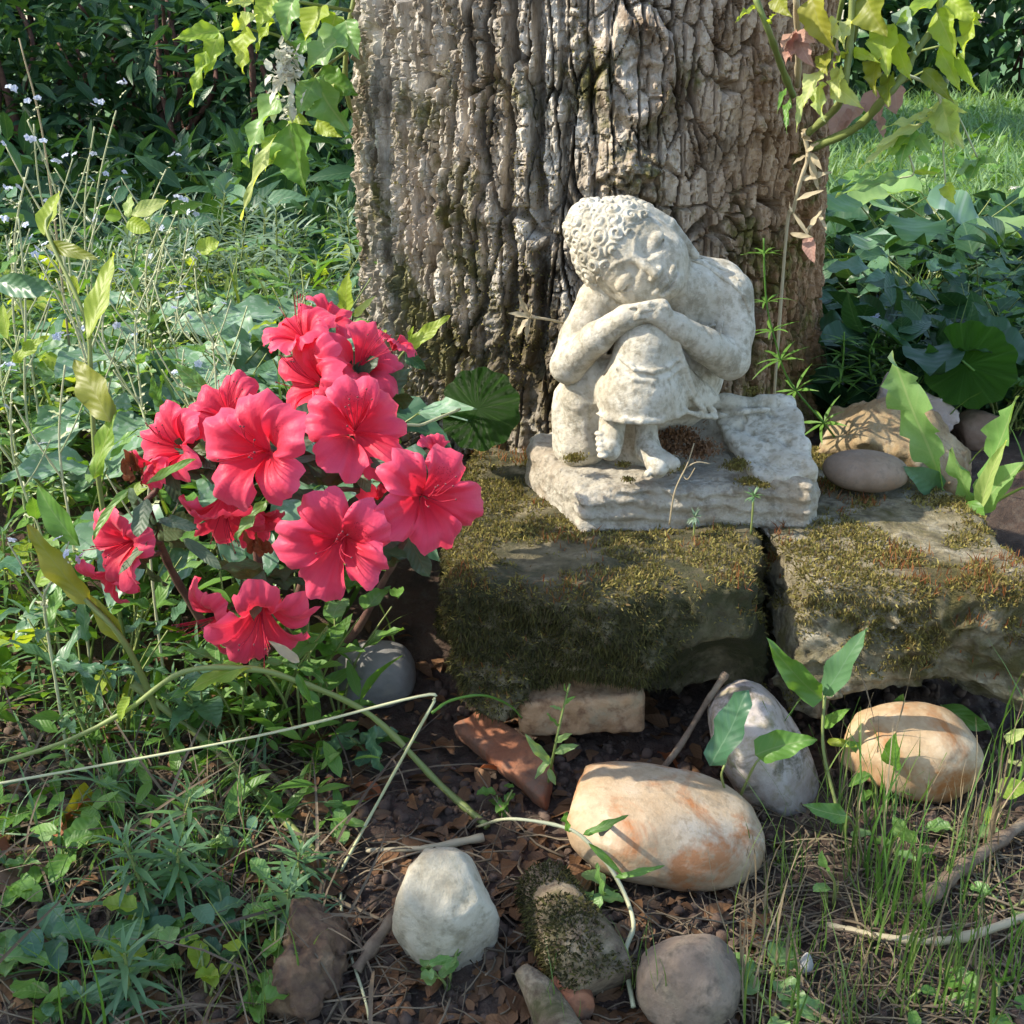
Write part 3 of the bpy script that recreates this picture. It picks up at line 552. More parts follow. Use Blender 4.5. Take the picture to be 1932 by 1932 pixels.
def f_robe(G):
    c = lambda a, b_, r1, r2, fl=None: sd_cone(G, S(*a), S(*b_), r1, r2, fl)
    F = c((690, 840, -2.3), (655, 1110, -2.2), 1.72, 2.55); F = smin(F, c((655, 1100, -2.2), (650, 1230, -2.0), 2.5, 2.75), .6)
    F = smin(F, c((690, 850, -2.3), (720, 1080, 2.6), 1.6, 2.8), 1.0)           # thigh
    F = smin(F, c((420, 1000, -.3), (345, 1130, .4), 1.2, 1.35), .6); F = smin(F, c((345, 1120, .3), (330, 1270, .3), 1.3, 1.15), .5); F = smin(F, c((480, 1060, -.2), (420, 1200, .2), 1.5, 1.4), .8)
    F = smin(F, c((800, 1050, -1.4), (960, 1150, .2), 1.5, 1.2), .8); F = smin(F, c((960, 1150, .2), (1060, 1210, 1.2), .9, .7), .6)
    F = smax(F, -(G[2]-(S(650, 1262, -4.6)[2]+.10*np.cos(G[0]*1.3))), .12)      # hem
    F = smin(F, c((400, 1040, -.2), (345, 1130, .2), 1.2, 1.30), .5); F = smin(F, c((345, 1130, .2), (335, 1400, .2), 1.28, 1.30), .4); F = smin(F, c((450, 1080, .2), (415, 1330, .4), 1.5, 1.5), .5); F = smin(F, c((300, 1120, 1.0), (300, 1380, 1.2), 1.3, 1.4), .3)
    F = smin(F, c((640, 1150, 2.4), (640, 1400, 2.6), 2.6, 2.8), .5)
    hem = [(418, 1212, -2.6), (480, 1236, -4.0), (570, 1253, -4.75), (660, 1258, -4.9), (760, 1246, -4.6), (840, 1222, -3.8), (880, 1200, -3.0), (960, 1222, -1.6), (1050, 1232, -.4)]
    for p, q in zip(hem, hem[1:]): F = smin(F, c(p, q, .17, .17), .25)
    for ch, r in (([(835, 800, -3.4), (880, 960, -3.2), (930, 1100, -2.2), (1040, 1205, -.2)], .22), ([(850, 960, -3.3), (890, 1090, -2.9), (985, 1195, -1.4)], .17), 
                  ([(560, 745, -3.6), (640, 706, -3.9), (740, 706, -3.9), (820, 760, -3.6)], .17), ([(520, 800, -3.3), (570, 735, -3.6), (660, 668, -3.95), (760, 664, -4.0), (838, 735, -3.7)], .15), ([(600, 655, -3.7), (700, 632, -3.9), (790, 650, -3.9), (825, 690, -3.7)], .15)):
        for p, q in zip(ch, ch[1:]): F = smin(F, c(p, q, r, r), .16)
    for k in range(5):                                                           # curved folds hanging over the shin
        y0 = 960+k*52; pts = [(545-k*14, y0-40, -3.6), (620, y0+22, -4.35-.06*k), (720, y0+34, -4.4-.06*k), (800, y0+8, -4.0), (860, y0-40, -3.3)]
        for p, q in zip(pts, pts[1:]): F = smin(F, c(p, q, .13, .13), .14)
    for p, q in (((515, 840, -2.9), (475, 1010, -2.4)), ((475, 1010, -2.4), (430, 1205, -1.6))): F = smax(F, -sd_cone(G, S(*p), S(*q), .13, .16), .1)
    for p, q in zip(SHW, SHW[1:]): F = smin(F, c(p, q, .17, .16), .1)
    for p, q in zip(SHW2, SHW2[1:]): F = smin(F, c(p, q, .14, .14), .1)
    for ch in CHG:
        for p, q in zip(ch, ch[1:]): F = smin(F, c(p, q, .07, .07), .05)
    return band(F, .6, lambda x, y, z: .05*fbm(x*1.2, y*1.2, z*1.6, 3, 131)+.02*fbm(x*5, y*5, z*5, 2, 132)+.09*sstep(-4.2, -5.2, x)*np.sin(x*3.4+z*1.1+1.5*fbm(x*.6, y*.6, z*.6, 2, 133)), G)
sdf_part('robe', (-8.2, -7, .8), (6.2, 6.2, 15.5), .095, f_robe, m_stat, figure)
# --- hair: a cap of spiral curls with the raised knot on the crown
HC = H(0, .62, -.72); HR = (3.0, 3.2, 3.06)
def f_hair(G):
    F = sd_ell(G, HC, HR, FA); KN = H(-.1, 3.30, -1.1); F = smin(F, sd_ell(G, KN, (1.55, 1.2, 1.45), FA), .35)
    lx, ly, lz = [(G[0]-HC[0])*a[0]+(G[1]-HC[1])*a[1]+(G[2]-HC[2])*a[2] for a in FA]
    # keep only behind the hair line
    cut = (lz-2.74-2.0*(ly-1.15)-.04*lx*lx)/2.2
    F = smax(F, cut, .25); F = smax(F, -(ly+2.2), .3)
    X, Y, Z = np.broadcast_arrays(*G); m = np.abs(F) < .7; px, py, pz = X[m], Y[m], Z[m]
    best = np.full(px.shape, 9.); val = np.zeros(px.shape); n = 125; ga = math.pi*(3-math.sqrt(5)); cc = []
    for i in range(n):
        yy = 1-2*(i+.5)/n+random.uniform(-.02, .02); yy = max(-1, min(1, yy)); rr = math.sqrt(1-yy*yy); an_ = ga*i+random.uniform(-.09, .09); dirn = np.array([math.cos(an_)*rr, yy, math.sin(an_)*rr])
        cc.append((HC+sum(FA[k]*HR[k]*dirn[k] for k in range(3)), sum(FA[k]*dirn[k]/HR[k] for k in range(3))))
    for i in range(26):
        yy = 1-1.35*(i+.5)/26; rr = math.sqrt(max(1-yy*yy, 0)); dirn = np.array([math.cos(ga*i)*rr, yy, math.sin(ga*i)*rr]); r_ = (1.55, 1.2, 1.45)
        cc.append((KN+sum(FA[k]*r_[k]*dirn[k] for k in range(3)), sum(FA[k]*dirn[k]/r_[k] for k in range(3))))
    for i, (c, nn) in enumerate(cc):
        nn = nn/np.linalg.norm(nn); t = np.cross(nn, (.3, .5, .8)); t /= np.linalg.norm(t); b_ = np.cross(nn, t)
        dx, dy, dz = px-c[0], py-c[1], pz-c[2]; r = np.sqrt(dx*dx+dy*dy+dz*dz); k = r < np.minimum(best, .75)
        if not k.any(): continue
        an = np.arctan2(dx[k]*b_[0]+dy[k]*b_[1]+dz[k]*b_[2], dx[k]*t[0]+dy[k]*t[1]+dz[k]*t[2]); sg = 1 if i % 2 else -1
        val[k] = .10*np.cos(2*math.pi*r[k]/.34+sg*an+i)*np.clip(1-r[k]/.85, 0, 1)**.4 + .12*(1-(r[k]/.55)**2); best[k] = r[k]
    F = F.copy() if F.flags.writeable else np.array(F); F[m] -= val*sstep(.9, .5, best); return F
sdf_part('hair', (-9, -5.5, 9.5), (3.6, 6, 22), .07, f_hair, m_stat, figure)
# moss clumps lodged on the plinth
v_ = []; mo = MB()
for (a, b_, d_), n_, r_ in (((305, 1445, -2.2), 500, .45), ((560, 1480, -3.6), 200, .3), ((820, 1500, -3.9), 350, .5), ((1150, 1490, -3.0), 500, .5), ((1230, 1570, -4.2), 450, .45), ((1300, 1590, -4.5), 250, .3), ((1250, 1090, 2.9), 300, .4), ((590, 1560, -4.4), 160, .25), ((1170, 1470, -2.4), 300, .45)):
    c = S(a, b_, d_); g = rng.normal(size=(n_, 3))*np.array([r_*.7, r_*.5, r_*.22])+c; v, q, t = blades(g/100, np.tile([[0, -.3, 1.]], (n_, 1)), (.0007, .0018), .0009, .9, .1, int(a)); mo.add(v, q, t)
for (a, b_, d_), n_, r_ in (((850, 1330, -.4), 900, 1.0), ((960, 1400, -1.0), 900, .9), ((800, 1400, -1.6), 500, .7)):  # brown blades filling the recess under the robe hem
    c = S(a, b_, d_); g = rng.normal(size=(n_, 3))*np.array([r_*.6, r_*.5, r_*.25])+c; v, q, t = blades(g/100, np.tile([[0, -.3, 1.]], (n_, 1)), (.001, .003), .0012, .9, .1, int(a)); v_.append((v, q, t))
md = MB(); [md.add(*k) for k in v_]
tag(link('recess_blades', md.mesh('recess_blades', MAT['deadleaf'], smooth=False), statue), kind='stuff')
tag(link('moss_clumps', mo.mesh('moss_clumps', MAT['moss'], smooth=False), statue), kind='stuff')
# ------------------------------------------------------------------ loose stones
def ico(sub):
    bm = bmesh.new(); bmesh.ops.create_icosphere(bm, subdivisions=sub, radius=1); V = np.array([v.co for v in bm.verts]); T = np.array([[v.index for v in f.verts] for f in bm.faces]); bm.free(); return V, T
ICO5, ICO2, ICO1 = ico(5), ico(2), ico(1)
def cobble(name, label, cat, cx, cy, la, lb, roll, mat, ratio=.8, sink=.82, z0=None, lump=.10, power=2.3, seed=0, group=None, ground_z=None, rough=.022, yaw=0, facets=6):
    """cx,cy: picture centre; la,lb: half lengths in px along and across; roll: tilt of the long axis in the picture."""
    g = 0. if ground_z is None else ground_z; P = pZ(cx, cy, g+.02); 
    for _ in range(4):
        k = ppm(P); a = la/k; b = a*ratio; vw = math.atan2(CAMZ-P[2], P[1]); s, c_ = math.sin(vw), math.cos(vw)
        cc = math.sqrt(max((lb/k)**2-(b*s)**2, (.35*lb/k)**2))/c_
        gg = g if ground_z is not None else float(gz(P[0], P[1])); P = pZ(cx, cy, gg+cc*sink)
    V = ICO5[0].copy(); V = np.sign(V)*np.abs(V)**(2/power); V /= (np.abs(V)**power).sum(1)[:, None]**(1/power)
    n = fbm(V[:, 0]*1.3+seed*7, V[:, 1]*1.3, V[:, 2]*1.3, 3, seed+200); n2 = fbm(V[:, 0]*7+seed, V[:, 1]*7, V[:, 2]*7, 3, seed+300)
    rs = np.random.default_rng(seed+40)
    for _ in range(facets):
        nn = rs.normal(size=3); nn /= np.linalg.norm(nn); dd = V@nn; hh = rs.uniform(.74, .92); V = V-nn[None]*np.maximum(dd-hh, 0)[:, None]*.75
    V = V*(1+lump*n+rough*n2)[:, None]*np.array([a, b, cc]); cr, sr = math.cos(roll), math.sin(roll)
    V = np.stack([V[:, 0]*cr+V[:, 2]*sr, V[:, 1], -V[:, 0]*sr+V[:, 2]*cr], -1)
    if yaw: V = np.stack([V[:, 0]*math.cos(yaw)-V[:, 1]*math.sin(yaw), V[:, 0]*math.sin(yaw)+V[:, 1]*math.cos(yaw), V[:, 2]], -1)
    o = link(name, mkmesh(name, V, None, ICO5[1], mat=mat), loc=Vector([float(x) for x in P])); return tag(o, label, cat, group)
cobble('cobble_stone', 'large smooth tan cobble with rusty orange patches on the soil', 'stone', 1252, 1556, 193, 106, R(11), stone_mat('tan quartzite', [(.40, .27, .15), (.53, .40, .26), (.62, .52, .39)], 25, .4, 260, (.42, .18, .07), 20, (.48, .60), (.38, .27, .16), 210, .62, .002), .75, .85, seed=1, lump=.06, power=2.5, facets=1)
cobble('cobble_stone', 'speckled pinkish grey cobble leaning against the big tan one', 'stone', 1440, 1420, 146, 92, R(58), stone_mat('speckled granite', [(.34, .28, .24), (.46, .40, .36), (.55, .50, .46)], 60, .4, 260, (.16, .14, .10), 45, (.50, .60), (.28, .24, .14), 130, .75, .003), .8, .9, seed=2, lump=.06)
cobble('cobble_stone', 'cream and orange cobble tucked under the right slab behind weeds', 'stone', 1712, 1418, 134, 95, R(4), stone_mat('orange sandstone', [(.36, .23, .11), (.50, .36, .21), (.60, .50, .35)], 30, .5, 260, (.36, .15, .045), 16, (.46, .60), (.40, .28, .16), 180, .7, .001), .8, .8, seed=3, lump=.08)
cobble('cobble_stone', 'chalky cream cobble with a blunt point lying on the dark soil', 'stone', 836, 1716, 94, 104, R(-20), stone_mat('chalky stone', [(.36, .31, .22), (.50, .45, .34), (.60, .55, .43)], 45, .55, 220, (.30, .26, .16), 24, (.54, .68), (.26, .23, .16), 150, .85, .0035), .85, .85, seed=4, lump=.14, power=2.6)
cobble('cobble_stone', 'dull grey brown cobble half sunk in the soil beside small leaves', 'stone', 1298, 1860, 100, 92, R(0), stone_mat('grey brown stone', [(.15, .11, .08), (.23, .175, .13), (.31, .25, .19)], 40, .45, 220, (.24, .2, .14), 20, (.5, .62), (.10, .08, .06), 150, .85, .003), .85, .6, seed=5, lump=.12)
cobble('cobble_stone', 'smooth dark grey cobble on the ground under the azalea', 'stone', 708, 1272, 76, 62, R(0), stone_mat('dark grey stone', [(.15, .145, .135), (.21, .205, .19), (.27, .26, .24)], 40, .3, 220, (.27, .25, .21), 20, (.55, .68), None, 150, .8, .001), .9, .8, seed=6, lump=.07)
cobble('pebble', 'smooth brown oval pebble lying on the right slab', 'pebble', 1634, 888, 81, 40, R(3), stone_mat('brown pebble', [(.20, .135, .09), (.26, .185, .13), (.30, .225, .165)], 60, .2, 420, (.25, .16, .10), 18, (.52, .7), (.2, .15, .11), 300, .75, .0008), .72, .97, ground_z=.116, seed=7, lump=.025, power=2.1, facets=0, rough=.006)
cobble('rock', 'brown rounded rock behind the dandelion leaves', 'stone', 1846, 815, 52, 40, R(10), stone_mat('brown rock', [(.15, .09, .06), (.22, .14, .10), (.28, .2, .15)], 40, .4, 220), .8, .7, seed=8, lump=.15, ground_z=.10)
cobble('rock', 'small grey rock at the right foot of the tree trunk', 'stone', 1560, 755, 34, 45, R(0), stone_mat('grey rock', [(.2, .2, .19), (.3, .3, .29), (.38, .38, .36)], 40, .4, 220), .8, .7, seed=9, lump=.15, ground_z=.10)
cobble('rock', 'small pale rock showing through green weeds by the tree', 'stone', 1625, 752, 20, 14, R(0), MAT.setdefault('palerock', stone_mat('pale rock', [(.3, .29, .27), (.4, .39, .37), (.48, .47, .44)], 40, .4, 220)), .8, .7, seed=10, lump=.15, ground_z=.10)
# angular blocks: shard and brick pieces from a distance grid
def block(name, label, cat, c, half, Rz, Rx, Ry, mat, seed, amp=.0025, rnd=.004, chip=()):
    h = max(half)/26; Mr = (Matrix.Rotation(Rz, 3, 'Z')@Matrix.Rotation(Rx, 3, 'X')@Matrix.Rotation(Ry, 3, 'Y')); lo = [-x-.006 for x in half]; G = grid(lo, [-x for x in lo], h)
    F = smax(smax(np.abs(G[0])-half[0], np.abs(G[1])-half[1], rnd), np.abs(G[2])-half[2], rnd)
    for p, n_ in chip: F = smax(F, (G[0]-p[0])*n_[0]+(G[1]-p[1])*n_[1]+(G[2]-p[2])*n_[2], rnd)
    F = band(np.array(np.broadcast_to(F, (G[0].size, G[1].size, G[2].size))), .01, lambda x, y, z: amp*fbm(x*70, y*70, z*70, 4, seed, .6), G)
    V, Q = surfnets(F, lo, h); V = V@np.array(Mr).T; o = link(name, mkmesh(name, V, Q, mat=mat), loc=Vector([float(x) for x in c])); return tag(o, label, cat)
m_brick = stone_mat('weathered tan brick', [(.34, .19, .09), (.48, .29, .155), (.56, .38, .23)], 60, .8, 240, (.40, .30, .18), 24, (.52, .66), (.2, .1, .05), 150, .9, .002)
m_terra = stone_mat('terracotta', [(.24, .085, .04), (.33, .125, .06), (.38, .17, .09)], 50, .6, 240, (.20, .12, .08), 24, (.5, .62), (.16, .07, .04), 150, .85, .0015)
c = pY(1096, 1352, .622); block('brick', 'tan brick fragment propping up the mossy slab', 'brick', (c[0], c[1]+.022, c[2]), (.037, .022, .0125), R(3), R(2), R(-1), m_brick, 401)
c = pZ(975, 1432, .011); block('roof_tile_shard', 'long curved terracotta tile shard lying on the soil', 'tile', c, (.045, .012, .006), R(-52), R(16), R(6), m_terra, 402, .002, .003, [((.03, 0, 0), (.8, .6, 0))])
m_sand = stone_mat('yellow sandstone', [(.22, .15, .075), (.32, .23, .12), (.42, .33, .2)], 40, .8, 220, (.46, .40, .30), 24, (.52, .66), (.2, .12, .06), 150, .9, .002)
c = pZ(1700, 825, .125); block('sandstone_rock', 'angular yellow sandstone chunk behind the brown pebble', 'stone', (c[0], c[1], .118), (.055, .028, .021), R(-22), R(24), R(12), m_sand, 403, .006, .006, [((.03, 0, .01), (.6, 0, .8)), ((-.04, 0, .01), (-.7, .1, .7))])
c = pZ(1738, 805, .13); block('rock_flake', 'flat pinkish grey rock flake leaning behind the sandstone', 'stone', (c[0], c[1]+.03, .125), (.03, .01, .024), R(-10), R(-20), R(25), stone_mat('pink grey rock', [(.24, .19, .16), (.33, .27, .23), (.4, .34, .3)], 40, .5, 220), 404, .004)
# mossy half buried root log and rotten wood pieces
def log(name, label, cat, pts, rad, mat, seed, moss=None, sides=22, wob=.25):
    P = spline(pts, 14); V, Q, T = tube(P, rad[0], rad[1], sides, sm=False, knots=False); k = len(P)*sides
    c = np.repeat(P, sides, 0); d = V[:k]-c; V[:k] = c+d*(1+wob*fbm(V[:k, 0]*45, V[:k, 1]*45, V[:k, 2]*45, 4, seed, .6)+.25*wob*np.abs(vnoise(V[:k, 0]*160, V[:k, 1]*160, V[:k, 2]*160, seed)))[:, None]
    b0 = P[0]; o = thing(name, label, cat, b0); link('wood', mkmesh('wood', V-b0, Q, T, mat=mat), o)
    if moss:
        p, n_ = tri_pick(V, Q, moss[0], moss[1], seed); v, q, t = blades(p, n_, (.0012, .0042), .0009, .8, .6, seed); tag(link('moss', mkmesh('moss', v-b0, q, t, mat=MAT['moss_dark']), o), kind='stuff')
    return o
m_wood = stone_mat('rotten pale wood', [(.12, .085, .05), (.25, .19, .12), (.40, .33, .22)], 60, .9, 220, (.09, .085, .03), 30, (.5, .64), (.10, .06, .04), 160, .92, .003)
m_wood2 = stone_mat('rotten brown wood', [(.09, .05, .03), (.19, .115, .065), (.32, .22, .13)], 60, .9, 220, (.12, .07, .045), 30, (.5, .64), (.08, .05, .035), 160, .92, .003)
log('mossy_log', 'short rotten log with green moss along its sides half sunk in soil', 'log', [pZ(1030, 1672, .008), pZ(1060, 1745, .012), pZ(1100, 1800, .012), pZ(1130, 1870, .004)], (.013, .019), m_wood, 411, (5200, lambda c, n: sstep(.0, .3, fbm(c[:, 0]*40, c[:, 1]*40, c[:, 2]*40, 2, 7)+.35*(c[:, 0] < .040)+.3*(c[:, 1] < .47)-.25*(n[:, 2] > .75))*(c[:, 2] > -.004)))
c = pZ(608, 1800, .012); block('rotten_wood', 'crumbling brown rotten wood chunk standing in the litter', 'wood', c, (.017, .030, .013), R(-8), R(12), R(14), m_wood2, 412, .010, .008, [((0, .015, .004), (.2, .7, .7)), ((.010, -.01, 0), (.9, -.3, .3))])
log('root_stub', 'pale peeled root stub sticking out of the soil', 'root', [pZ(985, 1830, .012), pZ(1022, 1880, .008), pZ(1075, 1985, .004)], (.004, .011), m_wood, 413, wob=.15)
log('bark_chip', 'rust brown bark chip beside the mossy log', 'bark', [pZ(1072, 1868, .004), pZ(1095, 1905, .006)], (.010, .007), m_terra, 414, wob=.3)
# soil clods: nobody could count them
def scatter(V0, T0, P, s, seed, flat=.75):
    g = np.random.default_rng(seed); n = len(P); q = g.normal(size=(n, 4)); q /= np.linalg.norm(q, axis=1)[:, None]; w, x, y, z = q.T
    M = np.stack([1-2*(y*y+z*z), 2*(x*y-z*w), 2*(x*z+y*w), 2*(x*y+z*w), 1-2*(x*x+z*z), 2*(y*z-x*w), 2*(x*z-y*w), 2*(y*z+x*w), 1-2*(x*x+y*y)], -1).reshape(n, 3, 3)
    vv = np.einsum('nij,kj->nki', M, V0*np.array([1, .8, flat]))*s[:, None, None]+P[:, None]
    return vv.reshape(-1, 3), (T0[None]+np.arange(n)[:, None, None]*len(V0)).reshape(-1, 3)
n = 15000; x = rng.uniform(-.36, .44, n); y = .36+.34*rng.random(n); k = (fbm(x*14, y*14, 0*x, 2, 77) > -.35+.9*rng.random(n)-.35); x, y = x[k], y[k]; s = .0006+.0040*rng.random(len(x))**4.5
Vc = ICO2[0]*(1+.55*fbm(ICO2[0][:, 0]*1.7, ICO2[0][:, 1]*1.7, ICO2[0][:, 2]*1.7, 2, 5))[:, None]
v, t = scatter(Vc, ICO2[1], np.stack([x, y, gz(x, y)+soil_rel(x, y)+s*.25], -1), s, 6)
tag(link('soil_crumbs', mkmesh('soil_crumbs', v, None, t, mat=stone_mat('soil crumb', [(.06, .038, .027), (.11, .072, .052), (.17, .12, .09)], 45, .6, 300, None, 12, (.5, .6), None, 100, .95, .002))), 'small brown soil crumbs strewn over the ground', 'soil', kind='stuff')
# ------------------------------------------------------------------ leaves
def leaf_arrays(prof, W, droop=.2, fold=.25, teeth=0, nu=10, nv=4, wave=0., side=0., seed=0, petiole=0.):
    """Blade along +x from the origin, unit length; returns verts, quads, uv."""
    t = np.linspace(0, 1, nu+1); s = np.linspace(-1, 1, nv+1); w = prof(t)*W/2
    if teeth: w = w*(1-.16*((t*teeth) % 1)*(t > .15)*(t < .97))
    T, Sg = np.meshgrid(t, s, indexing='ij'); Wd = w[:, None]*Sg
    z = np.abs(Wd)*fold - droop*T**2*.55 + min(1, W/.3)*(wave*np.sin(T*15+seed)*np.abs(Sg)**2*.06*np.sign(Sg+.3) + .012*np.sin(T*9+Sg*2+seed))
    x = T*(1-.12*abs(droop)*T); y = Wd+side*T**2*.3
    V = np.stack([x, y, z], -1).reshape(-1, 3); n = nv+1
    I = (np.arange(nu)[:, None]*n+np.arange(nv)[None]).ravel(); return V, np.stack([I, I+n, I+n+1, I+1], -1), np.stack([T, Sg*.5*np.maximum(w, 1e-3)[:, None]/max(w.max(), 1e-3)+.5], -1).reshape(-1, 2)
PROF = dict(lance=lambda t: np.sin(math.pi*np.clip(t, 0, 1)**.8)**.85, ovate=lambda t: np.sin(math.pi*t**.62)**.8, oval=lambda t: np.sqrt(np.maximum(1-(2*t-1)**2, 0)), spat=lambda t: np.sin(math.pi*t**1.5)**.8+.06*(1-t),
    needle=lambda t: np.sin(math.pi*t**.7)**.6*(1-.35*t), grass=lambda t: (1-t)**.6*np.minimum(1, .5+4*t), heart=lambda t: np.where(t < .5, np.sqrt(np.maximum(1-(2*t-.86)**2/.78, 0)), np.cos((t-.43)/.57*math.pi/2)**.9),
    elder=lambda t: np.sin(math.pi*t**.66)**.9*(1-.45*t**3)+.02, dand=lambda t: (.25+.75*sstep(.05, .7, t))*(1-sstep(.72, 1, t)**1.2)*(1-.5*((t*6.0) % 1)))
WID = dict(lance=.26, ovate=.52, oval=.62, spat=.36, needle=.13, grass=.05, heart=.86, elder=.5, dand=.32)
SEG = dict(needle=(4, 2), grass=(7, 2), dand=(36, 4), elder=(20, 6), heart=(14, 8))
_lm = {}
def leafmesh(shape, mat, var=0, W=None, droop=None):
    k = (shape, mat, var, W, droop)
    if k not in _lm:
        r = random.Random(sum(map(ord, shape))*7+var*17); nu, nv = SEG.get(shape, (10, 4))
        V, Q, uv = leaf_arrays(PROF[shape], W or WID[shape]*r.uniform(.88, 1.12), r.uniform(.05, .9) if droop is None else droop, r.uniform(.1, .5), 7 if shape == 'elder' else 0, nu, nv, r.uniform(.4, 1.4), r.uniform(-.5, .5), var*2.1)
        _lm[k] = mkmesh('leaf', V, Q, uv=uv, mat=MAT[mat])
    return _lm[k]
def leaf(root, shape, mat, p, d, L, up=(0, 0, 1), W=None, droop=None, name='leaf', var=None, roll=0):
    F = frame(d, up)
    if roll: c, s = math.cos(roll), math.sin(roll); y, z = F[:, 1].copy(), F[:, 2].copy(); F[:, 1], F[:, 2] = y*c+z*s, z*c-y*s
    return link(name, leafmesh(shape, mat, random.randrange(5) if var is None else var, W, droop), root, M=mat4(F, np.asarray(p, float)-np.array(root.location), L))
def stem(root, pts, r0, r1, mat='stem', sides=5, name='stem', n=6):
    V, Q, T = tube(pts, r0, r1, sides, n); return link(name, mkmesh(name, V-np.array(root.location), Q, T, mat=MAT[mat] if isinstance(mat, str) else mat), root)
def leaf_px(root, shape, mat, a, b, wpx, Ya, Yb=None, droop=.25, face=.7, var=None, tilt=-.5):
    """A blade from picture point a to b at the given depths, wpx wide, its face turned mostly towards the viewer."""
    A = pY(*a, Ya); B = pY(*b, Ya if Yb is None else Yb); L = np.linalg.norm(B-A); w = wpx/ppm((A+B)/2)/L
    view = (CAM-A)/np.linalg.norm(CAM-A); up = view*face+np.array([tilt, 0, 1-face]); return leaf(root, shape, mat, A, B-A, L*1.04, up, round(w, 2), droop, var=var)
def g_at(x, y): return float(gz(x, y))
def rdir(el0, el1, az=None):
    a = random.uniform(0, 2*math.pi) if az is None else az; e = R(random.uniform(el0, el1)); return np.array([math.cos(a)*math.cos(e), math.sin(a)*math.cos(e), math.sin(e)])

# ------------------------------------------------------------------ azalea
def petal_arrays(var, Rm=1.0, nu=14, nv=16):
    r = random.Random(900+var); t = np.linspace(0, 1, nu+1)[:, None]; s = np.linspace(-1, 1, nv+1)[None]
    A = R(40)*(1-.05*t**2)*(1+.0*s); ang = s*A; tip = 1-.33*np.abs(s)**2.4-.07*np.exp(-(s/.18)**2)+.04*np.sin(s*9+var)+.02*np.sin(s*17+var*3)
    rr = .03+(Rm*tip-.03)*t**.95; z = -.52*(1-t)**1.9+.10*t+.16*np.sin(t*2.4)-r.uniform(.05, .38)*t**3+t**2.4*(.10*np.sin(s*r.uniform(3.5, 6.5)+r.uniform(0, 6))+.045*np.sin(s*14+var*1.7))+r.uniform(-.03, .05)*t-.10*(s**2)*t*(1-t)
    z = z-.05*np.exp(-(s/.10)**2)*t*(1-t)*2+.03*s*t; V = np.stack(np.broadcast_arrays(rr*np.cos(ang), rr*np.sin(ang), z), -1).reshape(-1, 3)
    n = nv+1; I = (np.arange(nu)[:, None]*n+np.arange(nv)[None]).ravel(); return V, np.stack([I, I+n, I+n+1, I+1], -1), np.stack(np.broadcast_arrays(t+0*s, s*.5+.5+0*t), -1).reshape(-1, 2)
def petal_mat(name, spots):
    m, N, L, P = nodes(name); tc = N.new('ShaderNodeTexCoord'); sp = N.new('ShaderNodeSeparateXYZ'); L.new(tc.outputs['UV'], sp.inputs[0]); oi = N.new('ShaderNodeObjectInfo')
    c = ramp(N, [(.0, (.62, .010, .03)), (.32, (.76, .020, .045)), (.58, (.84, .050, .105)), (.86, (.88, .085, .175)), (1, (.91, .13, .235))]); L.new(sp.outputs['X'], c.inputs['Fac']); out = c.outputs['Color']
    nz = tex(N, L, 'Noise', 60, tc.outputs['Object'], Detail=4); out = mixc(N, L, math_(N, L, 'MULTIPLY', nz.outputs['Fac'], .35), out, (.78, .045, .11))
    av = math_(N, L, 'SUBTRACT', sp.outputs['Y'], .5)
    w = math_(N, L, 'GREATER_THAN', math_(N, L, 'SINE', math_(N, L, 'MULTIPLY', av, 62)), .82)
    out = mixc(N, L, math_(N, L, 'MULTIPLY', w, .12), out, (.62, .02, .07))
    out = mixc(N, L, math_(N, L, 'MULTIPLY', oi.outputs['Random'], .30), out, (.86, .07, .13))
    if spots:
        v = tex(N, L, 'Voronoi', 24, tc.outputs['UV']); d = math_(N, L, 'LESS_THAN', v.outputs['Distance'], .27)
        zone = math_(N, L, 'MULTIPLY', math_(N, L, 'LESS_THAN', math_(N, L, 'ABSOLUTE', av), .24), math_(N, L, 'MULTIPLY', math_(N, L, 'LESS_THAN', sp.outputs['X'], .66), math_(N, L, 'GREATER_THAN', sp.outputs['X'], .22)))
        out = mixc(N, L, math_(N, L, 'MULTIPLY', math_(N, L, 'MULTIPLY', d, zone), .7), out, (.32, .0, .02))
    L.new(out, P.inputs['Base Color']); P.inputs['Roughness'].default_value = .5; P.inputs['Specular IOR Level'].default_value = .3; P.inputs['Sheen Weight'].default_value = .12
    nb = tex(N, L, 'Noise', 9, tc.outputs['UV'], Detail=2); b = N.new('ShaderNodeBump'); b.inputs['Strength'].default_value = .10; b.inputs['Distance'].default_value = .01
    L.new(math_(N, L, 'ADD', nb.outputs['Fac'], math_(N, L, 'MULTIPLY', math_(N, L, 'SINE', math_(N, L, 'MULTIPLY', av, 40)), .10)), b.inputs['Height']); L.new(b.outputs['Normal'], P.inputs['Normal'])
    tr = N.new('ShaderNodeBsdfTranslucent'); L.new(mixc(N, L, .5, out, (.95, .03, .07)), tr.inputs['Color']); ms = N.new('ShaderNodeMixShader'); ms.inputs[0].default_value = .34
    L.new(P.outputs[0], ms.inputs[1]); L.new(tr.outputs[0], ms.inputs[2]); L.new(ms.outputs[0], N['Material Output'].inputs['Surface']); return m
PM, PMS = petal_mat('azalea petal', False), petal_mat('azalea petal spotted', True)
PET = [mkmesh('petal', *petal_arrays(k)[:2], uv=petal_arrays(k)[2], mat=PM) for k in range(8)]; PETS = [mkmesh('petal', *petal_arrays(k)[:2], uv=petal_arrays(k)[2], mat=PMS) for k in range(3)]
